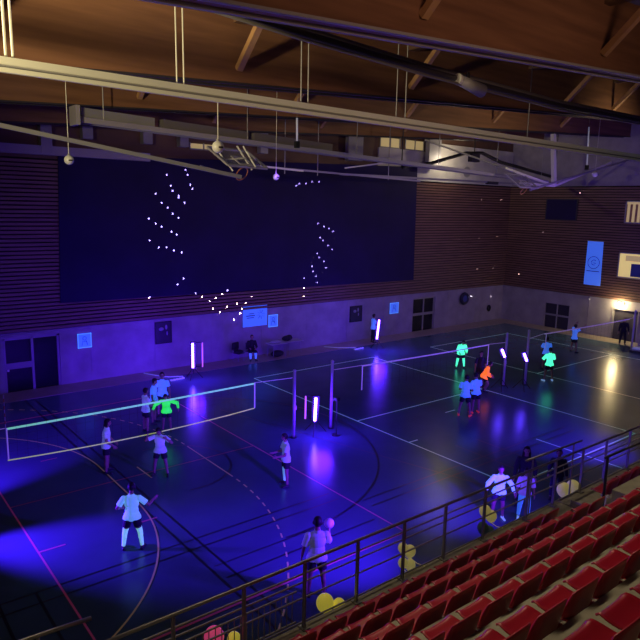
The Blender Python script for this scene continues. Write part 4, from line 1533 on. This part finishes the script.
# cluster behind the left net
KW = dict(voxel=0.022, fingers=True)
make_person('player in pale shirt at the front left of the group behind the left net', fp(146, 432), R(0), 1.62, shirt='cloth_white', arms=FWD, **KW)
make_person('player in pale blue shirt at the middle of the group behind the left net', fp(154, 423), R(-40), 1.72, shirt='cloth_blue', head=(0, 0.2), **KW)
make_person('player in pale blue shirt at the back of the group behind the left net', fp(163, 416), R(240), 1.74, shirt='cloth_blue', hair='hair', **KW)
make_person('player in glowing green top with spread arms behind the left net', fp(167, 431), R(238), 1.50, shirt='cloth_green', sleeves=1.0,
            arms=(((-0.9, 0.25, -0.15), (-0.2, 0.6, -0.7)), ((0.85, 0.3, -0.4), (0.3, 0.6, -0.6))), lean=0.3, head=(0, 0.3), shorts='cloth_navy', **KW)
# back wall
make_person('person in dark clothes sitting on a chair by the back wall', (17.78, 27.93), R(250), 1.68, shirt='cloth_black', sleeves=1.0, shorts='cloth_blue', pants=True, seat_h=0.42,
            arms=(((-0.2, 0.4, -0.9), (0.35, 0.9, -0.1)), ((0.2, 0.4, -0.9), (-0.35, 0.9, -0.1))),
            legs=(((-0.15, 1, -0.06), (0.0, 0.1, -1)), ((0.15, 1, -0.06), (0.0, 0.15, -1))), lean=0.1, **KW)
make_person('person in pale blue shirt and dark trousers standing at the back wall', (26.25, 27.5), R(-20), 1.74, shirt='cloth_blue', shorts='cloth_navy', pants=True, arms=FWD, **KW)
# right courts
make_person('player in glowing mint top and leggings bending forward beyond the middle net', fp(460, 368), R(236), 1.60, shirt='cloth_mint', sleeves=1.0, leg_cloth='cloth_mint',
            arms=FWD, legs=WIDE, lean=0.38, head=(0, 0.2), **KW)
make_person('player in glowing orange top crouching below the middle net', fp(484, 391), R(-50), 1.55, shirt='cloth_orange', sleeves=1.0, legs=CROUCH, arms=FWD, lean=0.45, head=(0, -0.1), **KW)
make_person('dark clothed player standing behind the orange one', fp(479, 386), R(236), 1.66, shirt='cloth_navy', sleeves=0.7, **KW)
make_person('player in blue shirt and red shoes, left of the close pair on the middle court', fp(464, 416), R(30), 1.68, shirt='cloth_blue', shoes='cloth_red', legs=WIDE,
            arms=FWD, lean=0.12, head=(0, 0.2), **KW)
make_person('player in blue shirt and red shoes, right of the close pair on the middle court', fp(475, 413), R(70), 1.66, shirt='cloth_blue', shoes='cloth_red',
            arms=FWD, lean=0.08, head=(0.3, 0.2), **KW)
make_person('player in glowing pale green shirt and white shoes on the right court', fp(548, 381), R(60), 1.66, shirt='cloth_mint', shoes='shoe_white', sleeves=0.9, leg_cloth=None,
            arms=(((-0.4, 0.4, -0.8), (0.5, 0.8, -0.1)), ((0.4, 0.4, -0.8), (-0.5, 0.8, -0.1))), legs=WIDE, **KW)
make_person('player in blue shirt behind the pale green one at the far net', fp(545, 369), R(50), 1.68, shirt='cloth_blue', shoes='shoe', arms=FWD, **KW)
make_person('player in blue shirt with raised hands at the far right net', fp(573, 352), R(-20), 1.66, shirt='cloth_blue', shoes='shoe',
            arms=(((-0.4, 0.5, 0.5), (0.1, 0.6, 0.8)), ((0.4, 0.6, 0.4), (0.0, 0.7, 0.7))), legs=WIDE, **KW)
make_person('person in black with white patches standing in front of the lit door', (39.2, 18.45), R(215), 1.70, shirt='cloth_black', sleeves=1.0, shorts='cloth_black', pants=True, **KW)
# near the guard rail at the right
make_person('child in glowing cyan top standing behind the guard rail', (13.75, 9.3), R(225), 1.52, shirt='cloth_cyan', sleeves=1.0, shorts='cloth_navy',
            arms=(((-0.6, 0.15, -0.8), (-0.25, 0.5, -0.8)), ((0.6, 0.15, -0.8), (0.25, 0.55, -0.7))), lean=0.1, shoes='shoe_white', **KW)
make_person('woman with long dark hair in black behind the lilac clothed child', (15.0, 9.35), R(215), 1.72, shirt='cloth_black', sleeves=1.0, shorts='cloth_black', pants=True,
            hair='hair', hair_len=0.14, **KW)
make_person('child in lilac clothes standing before the long haired woman', (14.35, 8.9), R(225), 1.42, shirt='cloth_lilac', sleeves=0.9, shorts='cloth_blue', pants=True, shoes='shoe_white', **KW)
make_person('person in dark violet clothes half hidden by the guard rail at the right', (16.1, 9.0), R(215), 1.50, shirt='cloth_navy', sleeves=1.0, shorts='cloth_navy', pants=True, **KW)

# ------------------------------------------------------------------ star projector: one lamp that throws a pattern of points on the walls
SP = Vector((14.2, 16.6, 1.5))
t = thing('star_projector', 'small black star projector on a thin pole between the net posts', 'projector', (SP.x, SP.y, 0))
MB().box((0, 0, 1.36), (0.16, 0.16, 0.12), bevel=0.015).build('casing', M['black_metal'], t)
MB().tube((0, 0, 0.02), (0, 0, 1.31), 0.014, 8).build('pole', M['black_metal'], t)
MB().cone((0, 0, 0), (0, 0, 0.03), 0.16, 0.14, 16).build('base', M['black_metal'], t)
stars_back = [(149, 297), (177, 284), (183, 278), (195, 293), (202, 297), (210, 301), (216, 298), (222, 294), (227, 290), (237, 304), (246, 303), (252, 297), (263, 291),
              (213, 309), (220, 312), (227, 307), (235, 320), (241, 314), (242, 309), (262, 306), (265, 299), (274, 302), (178, 195),
              (166, 174), (170, 185), (172, 190), (185, 169), (187, 174), (190, 184), (192, 188), (155, 193), (161, 202), (167, 207), (178, 197), (172, 213), (184, 202),
              (148, 218), (155, 223), (161, 226), (171, 231), (176, 234), (178, 217), (149, 240), (158, 247), (166, 247), (173, 250), (181, 252),
              (296, 185), (299, 183), (306, 183), (312, 181), (319, 181), (287, 174), (318, 223), (324, 226), (329, 228), (333, 231), (320, 237), (323, 240), (328, 245), (332, 249),
              (317, 253), (319, 257), (324, 261), (326, 267), (312, 266), (313, 271), (316, 276), (317, 282), (304, 278), (304, 288), (304, 296),
              (481, 200), (501, 200), (479, 238), (497, 237), (459, 240), (493, 268), (477, 269), (470, 297), (490, 297), (274, 240)]
stars_right = [(543, 232), (530, 252), (538, 263), (519, 274), (580, 193), (620, 300)]
ld = bpy.data.lights.new('star_light', 'POINT')
ld.energy = 3500
ld.shadow_soft_size = 0.0
ld.use_nodes = True
nt = ld.node_tree
em = nt.nodes['Emission']
em.inputs['Color'].default_value = (0.92, 0.90, 1.0, 1)
tc = nt.nodes.new('ShaderNodeTexCoord')
acc = None
for (u, v), fn, pl in [(q, at_y, YW - 0.14) for q in stars_back] + [(q, at_x, XW - 0.14) for q in stars_right]:
    d = (fn(u, v, pl) - SP).normalized()
    dp = nt.nodes.new('ShaderNodeVectorMath'); dp.operation = 'DISTANCE'
    nt.links.new(tc.outputs['Normal'], dp.inputs[0])
    dp.inputs[1].default_value = d
    lt = nt.nodes.new('ShaderNodeMath'); lt.operation = 'LESS_THAN'
    nt.links.new(dp.outputs['Value'], lt.inputs[0])
    dist = (fn(u, v, pl) - SP).length
    lt.inputs[1].default_value = 0.040 / dist
    if acc is None:
        acc = lt
    else:
        ad = nt.nodes.new('ShaderNodeMath'); ad.operation = 'ADD'
        nt.links.new(acc.outputs[0], ad.inputs[0]); nt.links.new(lt.outputs[0], ad.inputs[1])
        acc = ad
mu = nt.nodes.new('ShaderNodeMath'); mu.operation = 'MULTIPLY'
nt.links.new(acc.outputs[0], mu.inputs[0])
mu.inputs[1].default_value = 100.0
nt.links.new(mu.outputs[0], em.inputs['Strength'])
lo = bpy.data.objects.new('star_light', ld)
COL.objects.link(lo)
lo.location = SP
